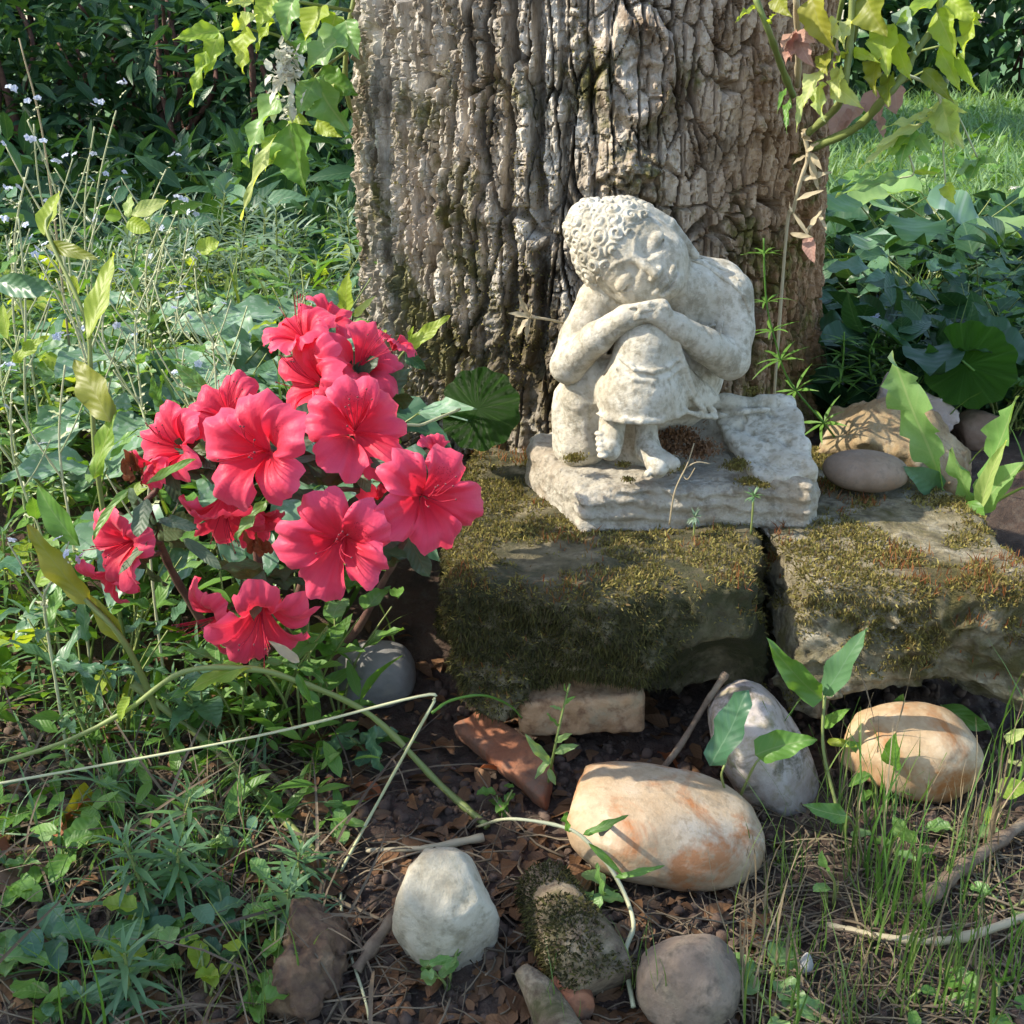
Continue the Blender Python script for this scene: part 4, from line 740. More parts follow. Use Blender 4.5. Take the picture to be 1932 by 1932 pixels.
m_fil = stone_mat('stamen', [(.40, .008, .03), (.46, .012, .04), (.52, .02, .06)], 40, .1, 100); m_anth = stone_mat('anther', [(.12, .02, .03), (.2, .04, .05), (.28, .08, .06)], 40, .1, 100)
def stamens(var):
    r = random.Random(50+var); mb = MB(); tips = []
    for k in range(7):
        a = r.uniform(-1.2, 1.2)+math.pi*(k == 6); sp_ = r.uniform(.10, .30); p = [(0, 0, -.5), (.05*math.cos(a), .05*math.sin(a), -.1), (sp_*math.cos(a), sp_*math.sin(a), .30), ((sp_+.14)*math.cos(a)+.1, (sp_+.14)*math.sin(a), .52+.25*r.random())]
        mb.add(*tube(p, .010, .007, 4, 4)); tips.append(p[-1])
    me = mb.mesh('stamens', m_fil); an = MB()
    for t in tips: an.add(ICO1[0]*np.array([.018, .018, .03])+np.array(t), None, ICO1[1])
    return me, an.mesh('anthers', m_anth)
STM = [stamens(k) for k in range(4)]
azb = pZ(470, 1345, .0); azalea = thing('azalea_bush', 'small azalea bush with large pinkish red ruffled flowers left of the slab', 'azalea', azb)
def zq(x, y): return (125.8+x*.4557, 534.6+y*.4557)
FL = [ # throat in close-up px, depth, axis, radius in px, roll, petals left out
  ((780, 690), .560, (-.30, -.88, .34), 118, 20, ()), ((1205, 600), .585, (.26, -.86, .42), 112, 95, ()), ((1500, 890), .565, (.34, -.90, .20), 108, 60, ()), ((1120, 1085), .545, (-.10, -.97, .10), 112, 35, ()),
  ((800, 1410), .575, (.05, -.80, -.45), 106, 92, ()), ((590, 1400), .605, (-.72, -.55, -.25), 84, 30, (2,)), ((215, 1090), .590, (-.55, -.78, .0), 88, 10, ()), ((960, 190), .660, (-.35, -.35, .86), 78, 50, ()),
  ((1000, 400), .640, (-.62, -.58, .45), 92, 70, ()), ((1230, 320), .650, (.42, -.55, .66), 86, 15, ()), ((430, 670), .610, (-.55, -.66, .42), 84, 40, ()), ((650, 960), .605, (-.05, -.62, -.76), 88, 20, ()), ((1290, 930), .610, (.45, -.62, -.45), 80, 80, ()),
  ((660, 520), .620, (-.05, -.55, .80), 86, 5, ()), ((1370, 240), .690, (.5, -.1, .8), 42, 0, (1,)), ((1080, 130), .690, (.35, -.2, .9), 60, 20, ()), ((1540, 690), .600, (.3, -.4, .85), 46, 0, (0, 3)), ((1120, 560), .640, (-.5, -.6, -.3), 60, 0, ()), ((330, 760), .60, (-.3, -.9, .1), 46, 0, (1, 3)), ((160, 1240), .60, (-.5, -.6, -.55), 62, 40, (0,)), ((760, 980), .63, (.3, -.7, -.5), 70, 0, ())]
tips = []
for i, (q, Y, ax, rp, roll, miss) in enumerate(FL):
    x, y = zq(*q); c = pY(x, y, Y); r_ = 1.02*rp/ppm(c); ax = np.array(ax)/np.linalg.norm(ax); F = frame(ax, (0, .3, 1)); F = np.stack([F[:, 1], F[:, 2], F[:, 0]], -1)   # z = axis
    f = bpy.data.objects.new('flower', None); COL.objects.link(f); f.parent = azalea; f.empty_display_size = .01; f.matrix_basis = mat4(F, c-azb, r_); rr = random.Random(i*7)
    for k in range(5):
        if k in miss: continue
        a = R(roll+72*k+rr.uniform(-6, 6)); me = (PETS if k == 0 else PET)[rr.randrange(3 if k == 0 else 8)]
        link('petal', me, f, M=Matrix.Rotation(a, 4, 'Z')@Matrix.Rotation(R(rr.uniform(-10, 12)), 4, 'Y')@Matrix.Translation((0, 0, .03*(k % 2)))@Matrix.Diagonal((rr.uniform(.92, 1.1), rr.uniform(.94, 1.12), 1, 1)))
    if rp > 70:
        me, an = STM[i % 4]; link('stamens', me, f, M=Matrix.Rotation(R(roll), 4, 'Z')); link('anthers', an, f, M=Matrix.Rotation(R(roll), 4, 'Z'))
    tips.append((c-ax*r_*.56, ax))
# branches and leaves
mains = [([azb, pY(*zq(620, 1500), .66), pY(*zq(430, 1180), .64), pY(*zq(330, 900), .62)], .0032), ([azb, pY(*zq(900, 1500), .67), pY(*zq(1000, 1150), .65), pY(*zq(1120, 760), .64), pY(*zq(1130, 420), .66)], .0036), ([azb, pY(*zq(850, 1550), .66), pY(*zq(800, 1200), .64), pY(*zq(760, 950), .64), pY(*zq(700, 650), .64)], .0032), ([azb+np.array([.01, 0, 0]), pY(*zq(1150, 1500), .67), pY(*zq(1330, 1200), .65), pY(*zq(1430, 1000), .63)], .003)]
allp = []
for p, r_ in mains: stem(azalea, p, r_, r_*.55, 'redstem', 6, 'branch', 8); allp += list(spline(p, 8)[6:])
allp = np.array(allp)
for e, ax in tips:
    k = allp[np.argmin(np.linalg.norm(allp-(e-ax*.02+np.array([0, 0, -.02])), axis=1))]; stem(azalea, [k, (k+e)/2-ax*.006+np.array([0, 0, -.004]), e], .0017, .0012, 'redstem', 5, 'twig', 6)
    b = e-ax*.012
    for j in range(6):
        a = j*2.4+random.random(); F = frame(ax); d = F[:, 1]*math.cos(a)+F[:, 2]*math.sin(a)+ax*random.uniform(-.3, .5); leaf(azalea, 'oval', 'azleaf', b, d, random.uniform(.018, .034), up=ax, W=.40)
for (x, y), (x2, y2), w, mt in (((1190, 760), (1260, 840), 60, 'azleaf'), ((1050, 890), (890, 860), 70, 'azleaf'), ((330, 890), (300, 1040), 90, 'azleaf'), ((830, 900), (700, 1050), 55, 'mid'), ((820, 1180), (740, 1380), 85, 'azleaf'), ((1420, 1040), (1470, 1220), 90, 'azleaf'), ((260, 850), (80, 1030), 45, 'mid'), ((1150, 700), (930, 740), 40, 'azleaf'), ((1160, 720), (1370, 745), 40, 'azleaf'), ((380, 980), (530, 990), 50, 'azleaf'), ((480, 1060), (640, 1150), 50, 'azleaf'), ((330, 830), (500, 750), 45, 'mid'), ((820, 1160), (650, 1180), 60, 'azleaf'), ((1290, 1180), (1360, 1130), 50, 'azleaf'), ((340, 1060), (220, 1200), 40, 'azleaf')):
    leaf_px(azalea, 'oval', mt, zq(x, y), zq(x2, y2), w*.4557, .585, .57, .2, .6)
for x, y, n in ((280, 790, 9), (1140, 700, 5), (810, 1090, 6)):                # bud clusters
    for j in range(n):
        c = pY(*zq(x+random.uniform(-45, 45), y+random.uniform(-35, 50)), .595); d = np.array([random.uniform(-.5, .5), -.3, 1.]); V, Q, uv = leaf_arrays(PROF['lance'], .5, 0, .2)
        leaf(azalea, 'lance', 'rust', c, d, random.uniform(.009, .016), W=.5, name='bud', droop=.1, roll=random.random()*6)

# ------------------------------------------------------------------ generic plants
def spurge(x, y, h, lean, mat='needle', n=60, label='', group='', L=.016, name='spurge_plant', nst=1, top=None):
    b = np.array([x, y, g_at(x, y)-.002]); o = thing(name, label, 'plant', b, group)
    for _ in range(nst):
        d = np.array([lean[0]+random.uniform(-.3, .3)*(nst > 1), lean[1]+random.uniform(-.3, .3)*(nst > 1), 1.]); d /= np.linalg.norm(d); P = spline([b, b+d*h*.4+np.array([lean[0], lean[1], 0])*h*.08, b+d*h*.75, b+d*h*1.0+np.array([0, 0, h*.05])], 10)
        stem(o, P[::4], .0011, .0007, 'stem', 5)
        for k in range(n):
            t = (.25+.75*k/n); i = min(int(t*(len(P)-1)), len(P)-2); p = P[i]+(P[i+1]-P[i])*(t*(len(P)-1)-i); ax = P[i+1]-P[i]; ax /= np.linalg.norm(ax); F = frame(ax); a = k*2.4
            dd = F[:, 1]*math.cos(a)+F[:, 2]*math.sin(a)+ax*(.15+1.3*max(t-.7, 0)/.3); leaf(o, 'needle', mat, p, dd, L*random.uniform(.7, 1.15)*(.75+.4*math.sin(math.pi*min(t, .9))), up=ax, W=.15)
    return o
def weed(x, y, h, shape, mat, n, L, label, group, name='weed', nst=3, opp=True, el=(-5, 35), smat='stem', spread=.5, z=None, W=None):
    b = np.array([x, y, (g_at(x, y) if z is None else z)-.002]); o = thing(name, label, 'plant', b, group)
    for s_ in range(nst):
        a0 = random.uniform(0, 6.28); d = np.array([math.cos(a0)*spread, math.sin(a0)*spread, 1.]); hh = h*random.uniform(.7, 1.1); P = spline([b, b+d*hh*.5*np.array([.6, .6, 1]), b+d*hh*np.array([1.1, 1.1, 1])], 8)
        stem(o, P[::3], .0010, .0005, smat, 4)
        m = max(1, n//nst)
        for k in range(m):
            t = .3+.7*(k+1)/m; p = P[min(int(t*(len(P)-1)), len(P)-1)]; a = a0+k*1.57+random.uniform(-.4, .4)
            for q in ((0, math.pi) if opp and k < m-1 else (0,)): leaf(o, shape, mat, p, rdir(*el, a+q), L*random.uniform(.7, 1.15), W=W)
    return o
def rosette(x, y, n, L, shape, mat, label, group, h=.03, name='leafy_plant', el=(10, 55), W=None, tilt=0):
    b = np.array([x, y, g_at(x, y)-.002]); o = thing(name, label, 'plant', b, group)
    for k in range(n):
        d = rdir(*el, k*2.4+random.uniform(-.3, .3)); pl = h*random.uniform(.7, 1.3); q = b+np.array([d[0]*pl*.8, d[1]*pl*.8, pl]); stem(o, [b, b+np.array([d[0]*pl*.2, d[1]*pl*.2, pl*.6]), q], .0011, .0008, 'stem', 4)
        d2 = np.array([d[0], d[1], random.uniform(-.35, .25)]); d2[1] -= tilt; leaf(o, shape, mat, q, d2, L*random.uniform(.75, 1.2), W=W, up=(0, -.35, 1))
    return o
def stalk(base, top, Yb, Yt, label, group, flower=True, r=.0012):
    """forget-me-not: thin branching hairy stalk with tiny seed cups and a small blue head."""
    A = pY(*base, Yb); B = pY(*top, Yt); A = np.array([A[0], A[1], min(A[2], g_at(A[0], A[1])+.10)]); b = np.array([A[0], A[1], g_at(A[0], A[1])-.002])
    o = thing('forget_me_not', label, 'wildflower', b, group); mid = (A+B)/2+np.array([random.uniform(-.012, .012), 0, 0]); P = spline([b, A*.5+b*.5, A, mid, B] if A[2]-b[2] > .01 else [b, mid, B], 8)
    stem(o, P[::3], r, r*.5, 'palestem', 5); L = np.linalg.norm(B-b); heads = [B]
    for k in range(2):
        i = int(len(P)*random.uniform(.55, .75)); q = P[i]+np.array([random.choice((-1, 1))*L*.10, 0, L*random.uniform(.14, .24)]); stem(o, [P[i], (P[i]+q)/2+np.array([0, 0, -L*.01]), q], r*.6, r*.4, 'palestem', 4); heads.append(q)
    for k in range(14):                                                             # seed cups on short stalks
        i = int(len(P)*random.uniform(.45, .97)); i = min(i, len(P)-1); d = rdir(10, 50); q = P[i]+d*random.uniform(.004, .009); leaf(o, 'oval', 'palestem', P[i], d, random.uniform(.006, .010), W=.28, name='seed_cup')
    for k in range(5):
        i = int(len(P)*random.uniform(.05, .55)); leaf(o, 'lance', random.choice(('mid', 'elder', 'blue')), P[i], rdir(5, 50), random.uniform(.022, .045), W=.24)
    if flower:
        for j, hd in enumerate(heads):
            for q in range(3 if j == 0 else 1):
                c = hd+np.array([random.uniform(-.006, .006), random.uniform(-.004, .004), random.uniform(-.002, .005)]); f = bpy.data.objects.new('flower', None); COL.objects.link(f); f.parent = o; f.location = Vector((c-b).tolist()); f.empty_display_size = .003
                F = frame(rdir(20, 80)); 
                for k in range(5):
                    a = k*1.2566; d = F[:, 1]*math.cos(a)+F[:, 2]*math.sin(a); link('petal', leafmesh('oval', 'blue_petal', k % 5, .8, .1), f, M=mat4(frame(d, F[:, 0]), np.zeros(3), .0030))
    return o
MW = dict(dark='dark green', blue='blue green', spot='silvery', mid='green', lime='yellow green', elder='bright green', grass='green', straw='straw coloured', drystalk='straw coloured')
SW = dict(lance='narrow', ovate='pointed', oval='round', heart='heart shaped')
# ------------------------------------------------------------------ left side: forget-me-nots and the tall leafy plants
fl = 'thin pale forget-me-not stalk with tiny blue flowers left of the tree'
for a, b, Ya, Yb in (((120, 420), (30, 175), .98, .96), ((125, 430), (60, 185), 1.0, .98), ((150, 420), (185, 195), 1.05, 1.05), ((155, 400), (232, 160), 1.05, 1.06), ((245, 400), (325, 295), 1.15, 1.18), ((40, 560), (65, 265), .85, .85), ((165, 640), (108, 300), .82, .84),
                     ((30, 640), (30, 360), .8, .8), ((160, 700), (84, 470), .75, .75), ((250, 560), (345, 375), 1.1, 1.12), ((330, 640), (360, 400), 1.0, 1.02), ((420, 690), (365, 480), .9, .92), ((430, 700), (330, 560), .86, .88), ((40, 760), (22, 700), .7, .7), ((370, 770), (372, 745), .8, .8), ((120, 900), (128, 640), .7, .72), ((60, 1000), (140, 1055), .62, .60), ((230, 720), (200, 560), .85, .86), ((10, 500), (5, 420), .9, .9)):
    stalk(a, b, Ya, Yb, fl, 'forget-me-nots left of the tree')
for k in range(14):
    x = random.uniform(10, 600); y = random.uniform(480, 980); Y = .64+.45*(1-(y-480)/500)*random.uniform(.8, 1.1); stalk((x, y), (x+random.uniform(-70, 50), y-random.uniform(110, 240)), Y, Y+.02, 'pale thin seeding stalk without flowers in the bed left of the tree', 'pale seeding stalks left of the tree', False, .0011)
# bare seed stalk rising tall
o = thing('seed_stalk', 'long bare straight grass stalk above the blue flowers', 'grass', (*pY(95, 420, 1.0)[:2], .08)); stem(o, [np.array(o.location), pY(88, 300, 1.0), pY(36, 72, 1.0)], .0011, .0006, 'drystalk')
# large yellow green dock leaves
def zl(x, y): return (x*.2605, 314.5+y*.2605)
dock = thing('dock_plant', 'upright plant with long yellow green tongue shaped leaves beside the azalea', 'plant', (*pY(190, 860, .70)[:2], float(gz(-.22, .70))))
db = np.array(dock.location); dt = pY(150, 560, .70)
stem(dock, [db, pY(185, 900, .69), pY(172, 720, .70), pY(160, 600, .71), pY(90, 440, .74), pY(100, 400, .75)], .0019, .0010, 'stem', 6)
for sh, mt, a, b, w, Ya, Yb, dr in (('lance', 'lime', (640, 1250), (805, 625), 44, .69, .72, .1), ('lance', 'lime', (320, 500), (385, 180), 40, .74, .76, .1), ('lance', 'olive', (330, 570), (665, 610), 27, .74, .72, .3), ('lance', 'olive', (800, 1850), (540, 1350), 62, .67, .69, .3), ('lance', 'lime', (680, 2260), (835, 1745), 38, .66, .67, .2), ('oval', 'blue', (-20, 830), (320, 940), 44, .72, .70, .2), ('lance', 'lime', (60, 1250), (-10, 1000), 26, .70, .71, .1), ('lance', 'lime', (100, 1420), (300, 1200), 26, .7, .7, .3), ('lance', 'elder', (1500, 1620), (1265, 1450), 33, .66, .66, .1), ('lance', 'mid', (1165, 1745), (1085, 1535), 24, .66, .66, .1), ('oval', 'lime', (560, 930), (545, 790), 22, .74, .74, .1), ('oval', 'lime', (880, 370), (770, 330), 24, .95, .95, .1), ('lance', 'pale', (930, 370), (930, 200), 22, .95, .96, .1), ('lance', 'pale', (950, 350), (1200, 240), 30, .95, .95, .2), ('oval', 'lime', (930, 390), (1060, 480), 30, .95, .94, .2), ('oval', 'lime', (1420, 620), (1570, 530), 32, .95, .95, .1), ('lance', 'mid', (120, 640), (10, 740), 26, .72, .7, .2)):
    leaf_px(dock, sh, mt, zl(*a), zl(*b), w, Ya, Yb, dr, .8)
lp = thing('tongue_leaf_plant', 'plant with long olive leaf pointing up left below the azalea', 'plant', pZ(330, 1425, .0))
for sh, mt, a, b, w, Ya, Yb, dr in (('lance', 'olive', (170, 1140), (40, 1005), 50, .60, .60, .2), ('lance', 'mid', (150, 1030), (55, 925), 48, .62, .63, .2), ('lance', 'olive', (235, 1215), (165, 1125), 36, .60, .60, .2), ('oval', 'blue', (165, 1210), (150, 1130), 26, .6, .6, .4)): leaf_px(lp, sh, mt, a, b, w, Ya, Yb, dr, .8)
stem(lp, [np.array(lp.location), pZ(315, 1390, .012), pY(240, 1220, .60), pY(160, 1130, .60)], .0022, .0016, 'stem')
# broad silvery leaves (ground layer between azalea and tree)
for (x, y), Y in (((330, 470), 1.05), ((420, 500), 1.0), ((520, 480), 1.05), ((600, 510), 1.0), ((380, 560), .92), ((480, 570), .92), ((580, 600), .88), ((300, 600), .85), ((430, 650), .82), ((640, 660), .82), ((250, 520), .95), ((540, 700), .78), ((260, 680), .78), ((350, 730), .76), ((650, 460), 1.08), ((180, 480), 1.0), ((100, 560), .88), ((30, 480), .95)):
    P = pY(x, y, Y); rosette(P[0], Y, 7, .068, 'ovate', (mt := random.choice(('spot', 'blue', 'spot', 'spot'))), 'broad '+MW[mt]+' leaves low on the ground between azalea and tree', 'broad silvery leaved plants', h=.062, name='broadleaf_plant', el=(5, 50), tilt=.5)
# grey green spurges behind
ls = 'grey green spurge with narrow leaves ranked up its stem behind the broad leaves'
for k in range(20): x = random.uniform(-.42, -.10); spurge(x, random.uniform(1.12, 1.5), random.uniform(.07, .13), (random.uniform(-.3, .3), random.uniform(-.3, .1)), 'grey', 40, ls, 'grey green spurges in the bed', L=.030)
# leafy stems far left
for k in range(44):
    Y = random.uniform(.62, 1.2); x = random.uniform(-.44, -.16)*Y; weed(x, Y, random.uniform(.05, .13), (sh := random.choice(('lance', 'ovate', 'lance'))), (mt := random.choice(('mid', 'elder', 'blue', 'mid', 'lime'))), 7, random.uniform(.02, .035), 'slender weed with '+SW[sh]+' '+MW[mt]+' leaves in the bed left of the azalea', 'leafy weeds left of the azalea', spread=.4)
# ------------------------------------------------------------------ foreground left: needle weeds and seedlings
lsp = 'low spurge shoot with whorled narrow green leaves in the litter below the azalea'
for (x, y), h, ln in (((540, 1560), .055, (-.9, .5)), ((470, 1460), .07, (-1.0, .6)), ((310, 1640), .05, (.4, 0)), ((330, 1700), .04, (.2, -.2)), ((300, 1720), .045, (-.3, 0)), ((560, 1690), .03, (.1, 0)), ((550, 1760), .03, (0, 0)), ((290, 1300), .07, (-.3, .1)), ((100, 1200), .08, (.2, .2)), ((40, 1150), .09, (.0, .2)), ((20, 1270), .08, (.1, .1)), ((150, 1260), .06, (-.2, 0)), ((460, 1240), .09, (-.1, .1)), ((500, 1330), .05, (.2, .1)), ((420, 1380), .06, (-.2, .1)), ((250, 1900), .04, (0, 0)), ((190, 1440), .06, (-.4, .3)), ((90, 1360), .07, (-.1, .2)), ((220, 1170), .09, (.1, .2))):
    P = pZ(x, y, .0); spurge(P[0], P[1], h, ln, 'needle', 34, lsp, 'low spurge shoots below the azalea', L=.021)
lse = lambda sh, mt: 'small seedling with '+SW[sh]+' '+MW[mt]+' leaves in the litter below the azalea'
for (x, y), L_, mt in (((330, 1690), .014, 'mid'), ((290, 1780), .022, 'blue'), ((110, 1790), .022, 'blue'), ((640, 1590), .016, 'elder'), ((420, 1620), .014, 'elder'), ((150, 1640), .02, 'mid'), ((30, 1560), .02, 'mid'), ((230, 1810), .016, 'lime'), ((390, 1880), .014, 'lime'), ((520, 1830), .012, 'mid'), ((20, 1830), .02, 'elder'), ((260, 1860), .014, 'elder'), ((60, 1690), .018, 'mid'), ((430, 1760), .016, 'blue'), ((480, 1900), .014, 'mid'), ((120, 1900), .016, 'mid'), ((800, 1840), .010, 'elder'), ((845, 1860), .010, 'elder'), ((1130, 1720), .014, 'elder'), ((945, 1540), .010, 'mid'), ((700, 1440), .022, 'blue'), ((600, 1450), .014, 'mid')):
    P = pZ(x, y, 0); weed(P[0], P[1], random.uniform(.015, .03), 'oval', mt, 4, L_, lse('oval', mt), 'seedlings in the litter', nst=2, spread=.5, name='seedling')
for k in range(16):
    x, y = random.uniform(0, 640), random.uniform(1330, 1932); P = pZ(x, y, 0); weed(P[0], P[1], random.uniform(.012, .03), (sh := random.choice(('oval', 'ovate'))), (mt := random.choice(('mid', 'blue', 'elder', 'dark'))), 4, random.uniform(.007, .014), lse(sh, mt), 'seedlings in the litter', nst=2, name='seedling')
# bindweed like stalk arching over, with a twisted yellow leaf, and the long bent grass stalk
o = thing('trailing_weed', 'long trailing green stem with twisted yellow leaf arching under the azalea', 'plant', pZ(920, 1560, .004))
stem(o, [pZ(920, 1560, .003), pZ(830, 1480, .012), pY(700, 1350, .585), pY(560, 1285, .565), pY(470, 1262, .555), pY(345, 1268, .55), pY(240, 1340, .55), pY(120, 1400, .55), pY(-40, 1450, .55)], .0021, .0011, 'stem', 6)
leaf_px(o, 'lance', 'lime', (475, 1260), (340, 1275), 38, .553, .548, .5, .5); leaf_px(o, 'oval', 'lime', (245, 1315), (220, 1355), 26, .55, .548, .2, .7); leaf_px(o, 'oval', 'blue', (705, 1370), (700, 1455), 30, .585, .585, .2, .8); leaf_px(o, 'lance', 'mid', (560, 1270), (590, 1330), 18, .565, .56, .3, .5); leaf_px(o, 'lance', 'drystalk', (565, 1250), (510, 1215), 20, .565, .56, .3, .5)
o = thing('bent_grass_stalk', 'long pale grass stalk bent sharply over the bare soil', 'grass', pZ(640, 1650, .002))
stem(o, [pZ(640, 1650, .002), pY(715, 1510, .545), pY(820, 1322, .55)], .0009, .0008, 'palestem', 5); stem(o, [pY(820, 1322, .55), pY(790, 1314, .55), pY(480, 1390, .54), pY(0, 1478, .53), pY(-60, 1490, .53)], .0009, .0006, 'palestem', 5)
stem(o, [pY(815, 1345, .551), pY(850, 1322, .56), pY(910, 1312, .57), pY(960, 1330, .585), pY(985, 1355, .59)], .0010, .0004, 'mid', 4)
stem(o, [pZ(640, 1650, .002), pZ(650, 1760, .004), pZ(690, 1890, .003), pZ(700, 1960, .003)], .0009, .0006, 'palestem', 4)
def twig(name, label, cat, pts, r0, r1, mat='twig', sides=7): 
    b = np.asarray(pts[0]); o = link(name, mkmesh(name, *[a if i else a-b for i, a in enumerate(tube(pts, r0, r1, sides, 8, wob=.35, seed=int(r0*1e6)))][:2], tube(pts, r0, r1, sides, 8)[2], mat=MAT[mat]), loc=Vector(b.tolist())); return tag(o, label, cat)
twig('stick', 'brown stick propped against the chalky cream cobble', 'stick', [pZ(672, 1830, .004), pZ(735, 1740, .018), pZ(795, 1668, .036)], .0030, .0022)
twig('stick', 'thin grey stick leaning across the large tan cobble', 'stick', [pZ(1135, 1572, .058), pY(1180, 1530, .565), pY(1270, 1425, .585), pY(1330, 1330, .605), pY(1370, 1270, .615)], .0013, .0019)
twig('stick', 'long grey brown stick lying across the dry roots', 'stick', [pZ(1735, 1705, .006), pZ(1800, 1650, .010), pZ(1880, 1590, .012), pZ(1990, 1510, .012)], .0042, .0028)
twig('stick', 'fibrous stalk running down from the azalea to the soil', 'stick', [pZ(632, 1648, .004), pZ(520, 1530, .010), pZ(400, 1410, .015), pY(250, 1290, .62)], .0019, .0024, 'stem')
twig('stick', 'dry stalk crossing behind the fibrous one under the azalea', 'stick', [pZ(600, 1560, .004), pZ(480, 1430, .010), pZ(370, 1340, .014)], .0018, .0014, 'root')
twig('stick', 'pale flat twig lying on the soil above the chalky cobble', 'stick', [pZ(690, 1605, .004), pZ(800, 1600, .006), pZ(912, 1580, .006)], .0013, .0022, 'drystalk')
twig('surface_root', 'pale curving root lying over the litter beside the grey brown cobble', 'root', [pZ(1560, 1745, .004), pZ(1680, 1770, .007), pZ(1800, 1772, .006), pZ(1960, 1720, .006)], .0014, .0022, 'drystalk')
o = thing('creeping_plant', 'pale green trailing stem with small leaves creeping over the large cobble', 'plant', pZ(1195, 1900, .003))
stem(o, [pZ(1195, 1900, .003), pZ(1180, 1800, .008), pZ(1195, 1740, .012), pZ(1165, 1660, .018), pY(1110, 1590, .50), pY(1060, 1560, .505), pY(960, 1545, .515), pZ(900, 1560, .003)], .0013, .0008, 'palestem', 5)
for a, b, w, mt in (((1100, 1575), (1180, 1545), 18, 'mid'), ((1075, 1570), (1060, 1535), 22, 'mid'), ((1140, 1690), (1125, 1640), 22, 'elder'), ((1135, 1690), (1118, 1720), 20, 'elder'), ((1190, 1790), (1240, 1830), 18, 'mid'), ((1180, 1830), (1200, 1880), 14, 'elder'), ((1110, 1590), (1180, 1650), 14, 'mid'), ((1160, 1655), (1250, 1640), 14, 'mid')): leaf_px(o, 'lance', mt, a, b, w, .475, .47, .2, .6)
# chickweed in front of the brick
o = thing('flowering_weed', 'small pale weed with seed heads in front of the tan brick', 'plant', pZ(1030, 1500, .0)); stem(o, [pZ(1030, 1500, 0), pY(1045, 1420, .575), pY(1060, 1350, .58), pY(1075, 1290, .585)], .0009, .0006, 'stem')
for a, b, w in (((1040, 1440), (990, 1395), 18), ((1045, 1420), (1088, 1405), 18), ((1035, 1450), (1050, 1480), 14), ((1040, 1430), (1010, 1470), 16), ((1050, 1400), (1075, 1380), 14), ((1060, 1340), (1040, 1330), 9), ((1065, 1330), (1082, 1310), 9), ((1072, 1310), (1060, 1290), 8), ((1055, 1370), (1035, 1350), 10)): leaf_px(o, 'lance', 'elder', a, b, w, .575, .57, .2, .6)
# round leaf before the trunk
def kidney(root, c, r, nrm, upv, mat, name='leaf', cup=.12, pleat=.07):
    na, nr = 90, 12; a = np.linspace(R(14), R(346), na+1)[:, None]; t = np.linspace(0, 1, nr+1)[None]; rad = t*(1+.035*np.sin(a*11))*(.80+.20*np.sin(a/2)**.5)
    x, y = rad*np.cos(a), rad*np.sin(a); z = cup*rad**2+.03*np.cos(a*9)*rad-pleat*np.abs(np.cos(a*4.5))*rad+.03*np.sin(a*23+t*9)*rad; V = np.stack(np.broadcast_arrays(x, y, z), -1).reshape(-1, 3); n = nr+1
    I = (np.arange(na)[:, None]*n+np.arange(nr)[None]).ravel(); Q = np.stack([I, I+n, I+n+1, I+1], -1); uv = np.stack([a/6.283*np.ones_like(t), t*.5+.0*a], -1).reshape(-1, 2)
    z_ = np.asarray(nrm, float); z_ /= np.linalg.norm(z_); x_ = -np.asarray(upv, float); x_ -= z_*x_.dot(z_); x_ /= np.linalg.norm(x_)
    return link(name, mkmesh('leaf', V, Q, uv=uv, mat=mat), root, M=mat4(np.stack([x_, np.cross(z_, x_), z_], -1), np.asarray(c)-np.array(root.location), r))
def veinmat(name, cols, vein):
    m = leaf_mat(name, cols, .4, None, .35); N, L = m.node_tree.nodes, m.node_tree.links; P = N['Principled BSDF']; tc = N.new('ShaderNodeTexCoord'); sp = N.new('ShaderNodeSeparateXYZ'); L.new(tc.outputs['UV'], sp.inputs[0])
    w = math_(N, L, 'GREATER_THAN', math_(N, L, 'COSINE', math_(N, L, 'MULTIPLY', sp.outputs['X'], 9*6.283)), .975); src = P.inputs['Base Color'].links[0].from_socket; L.new(mixc(N, L, math_(N, L, 'MULTIPLY', w, .6), src, vein), P.inputs['Base Color'])
    nz = tex(N, L, 'Noise', 130, tc.outputs['Object'], Detail=4); b = N.new('ShaderNodeBump'); b.inputs['Strength'].default_value = .9; b.inputs['Distance'].default_value = .006; L.new(nz.outputs['Fac'], b.inputs['Height']); L.new(b.outputs['Normal'], P.inputs['Normal']); return m
m_round = veinmat('round crinkled leaf', [(.035, .12, .015), (.06, .18, .025), (.05, .15, .02)], (.14, .3, .06))
o = thing('round_leaf_plant', 'single round crinkled green leaf on a pale stalk before the trunk', 'plant', (*pY(700, 860, .78)[:2], .06)); c = pY(868, 772, .79)
kidney(o, c+np.array([.012, 0, 0]), .0285, (-.12, -.92, .42), (1, 0, -.15), m_round); stem(o, [np.array(o.location), pY(740, 830, .75), pY(800, 800, .76), c], .0011, .0009, 'palestem', 5)
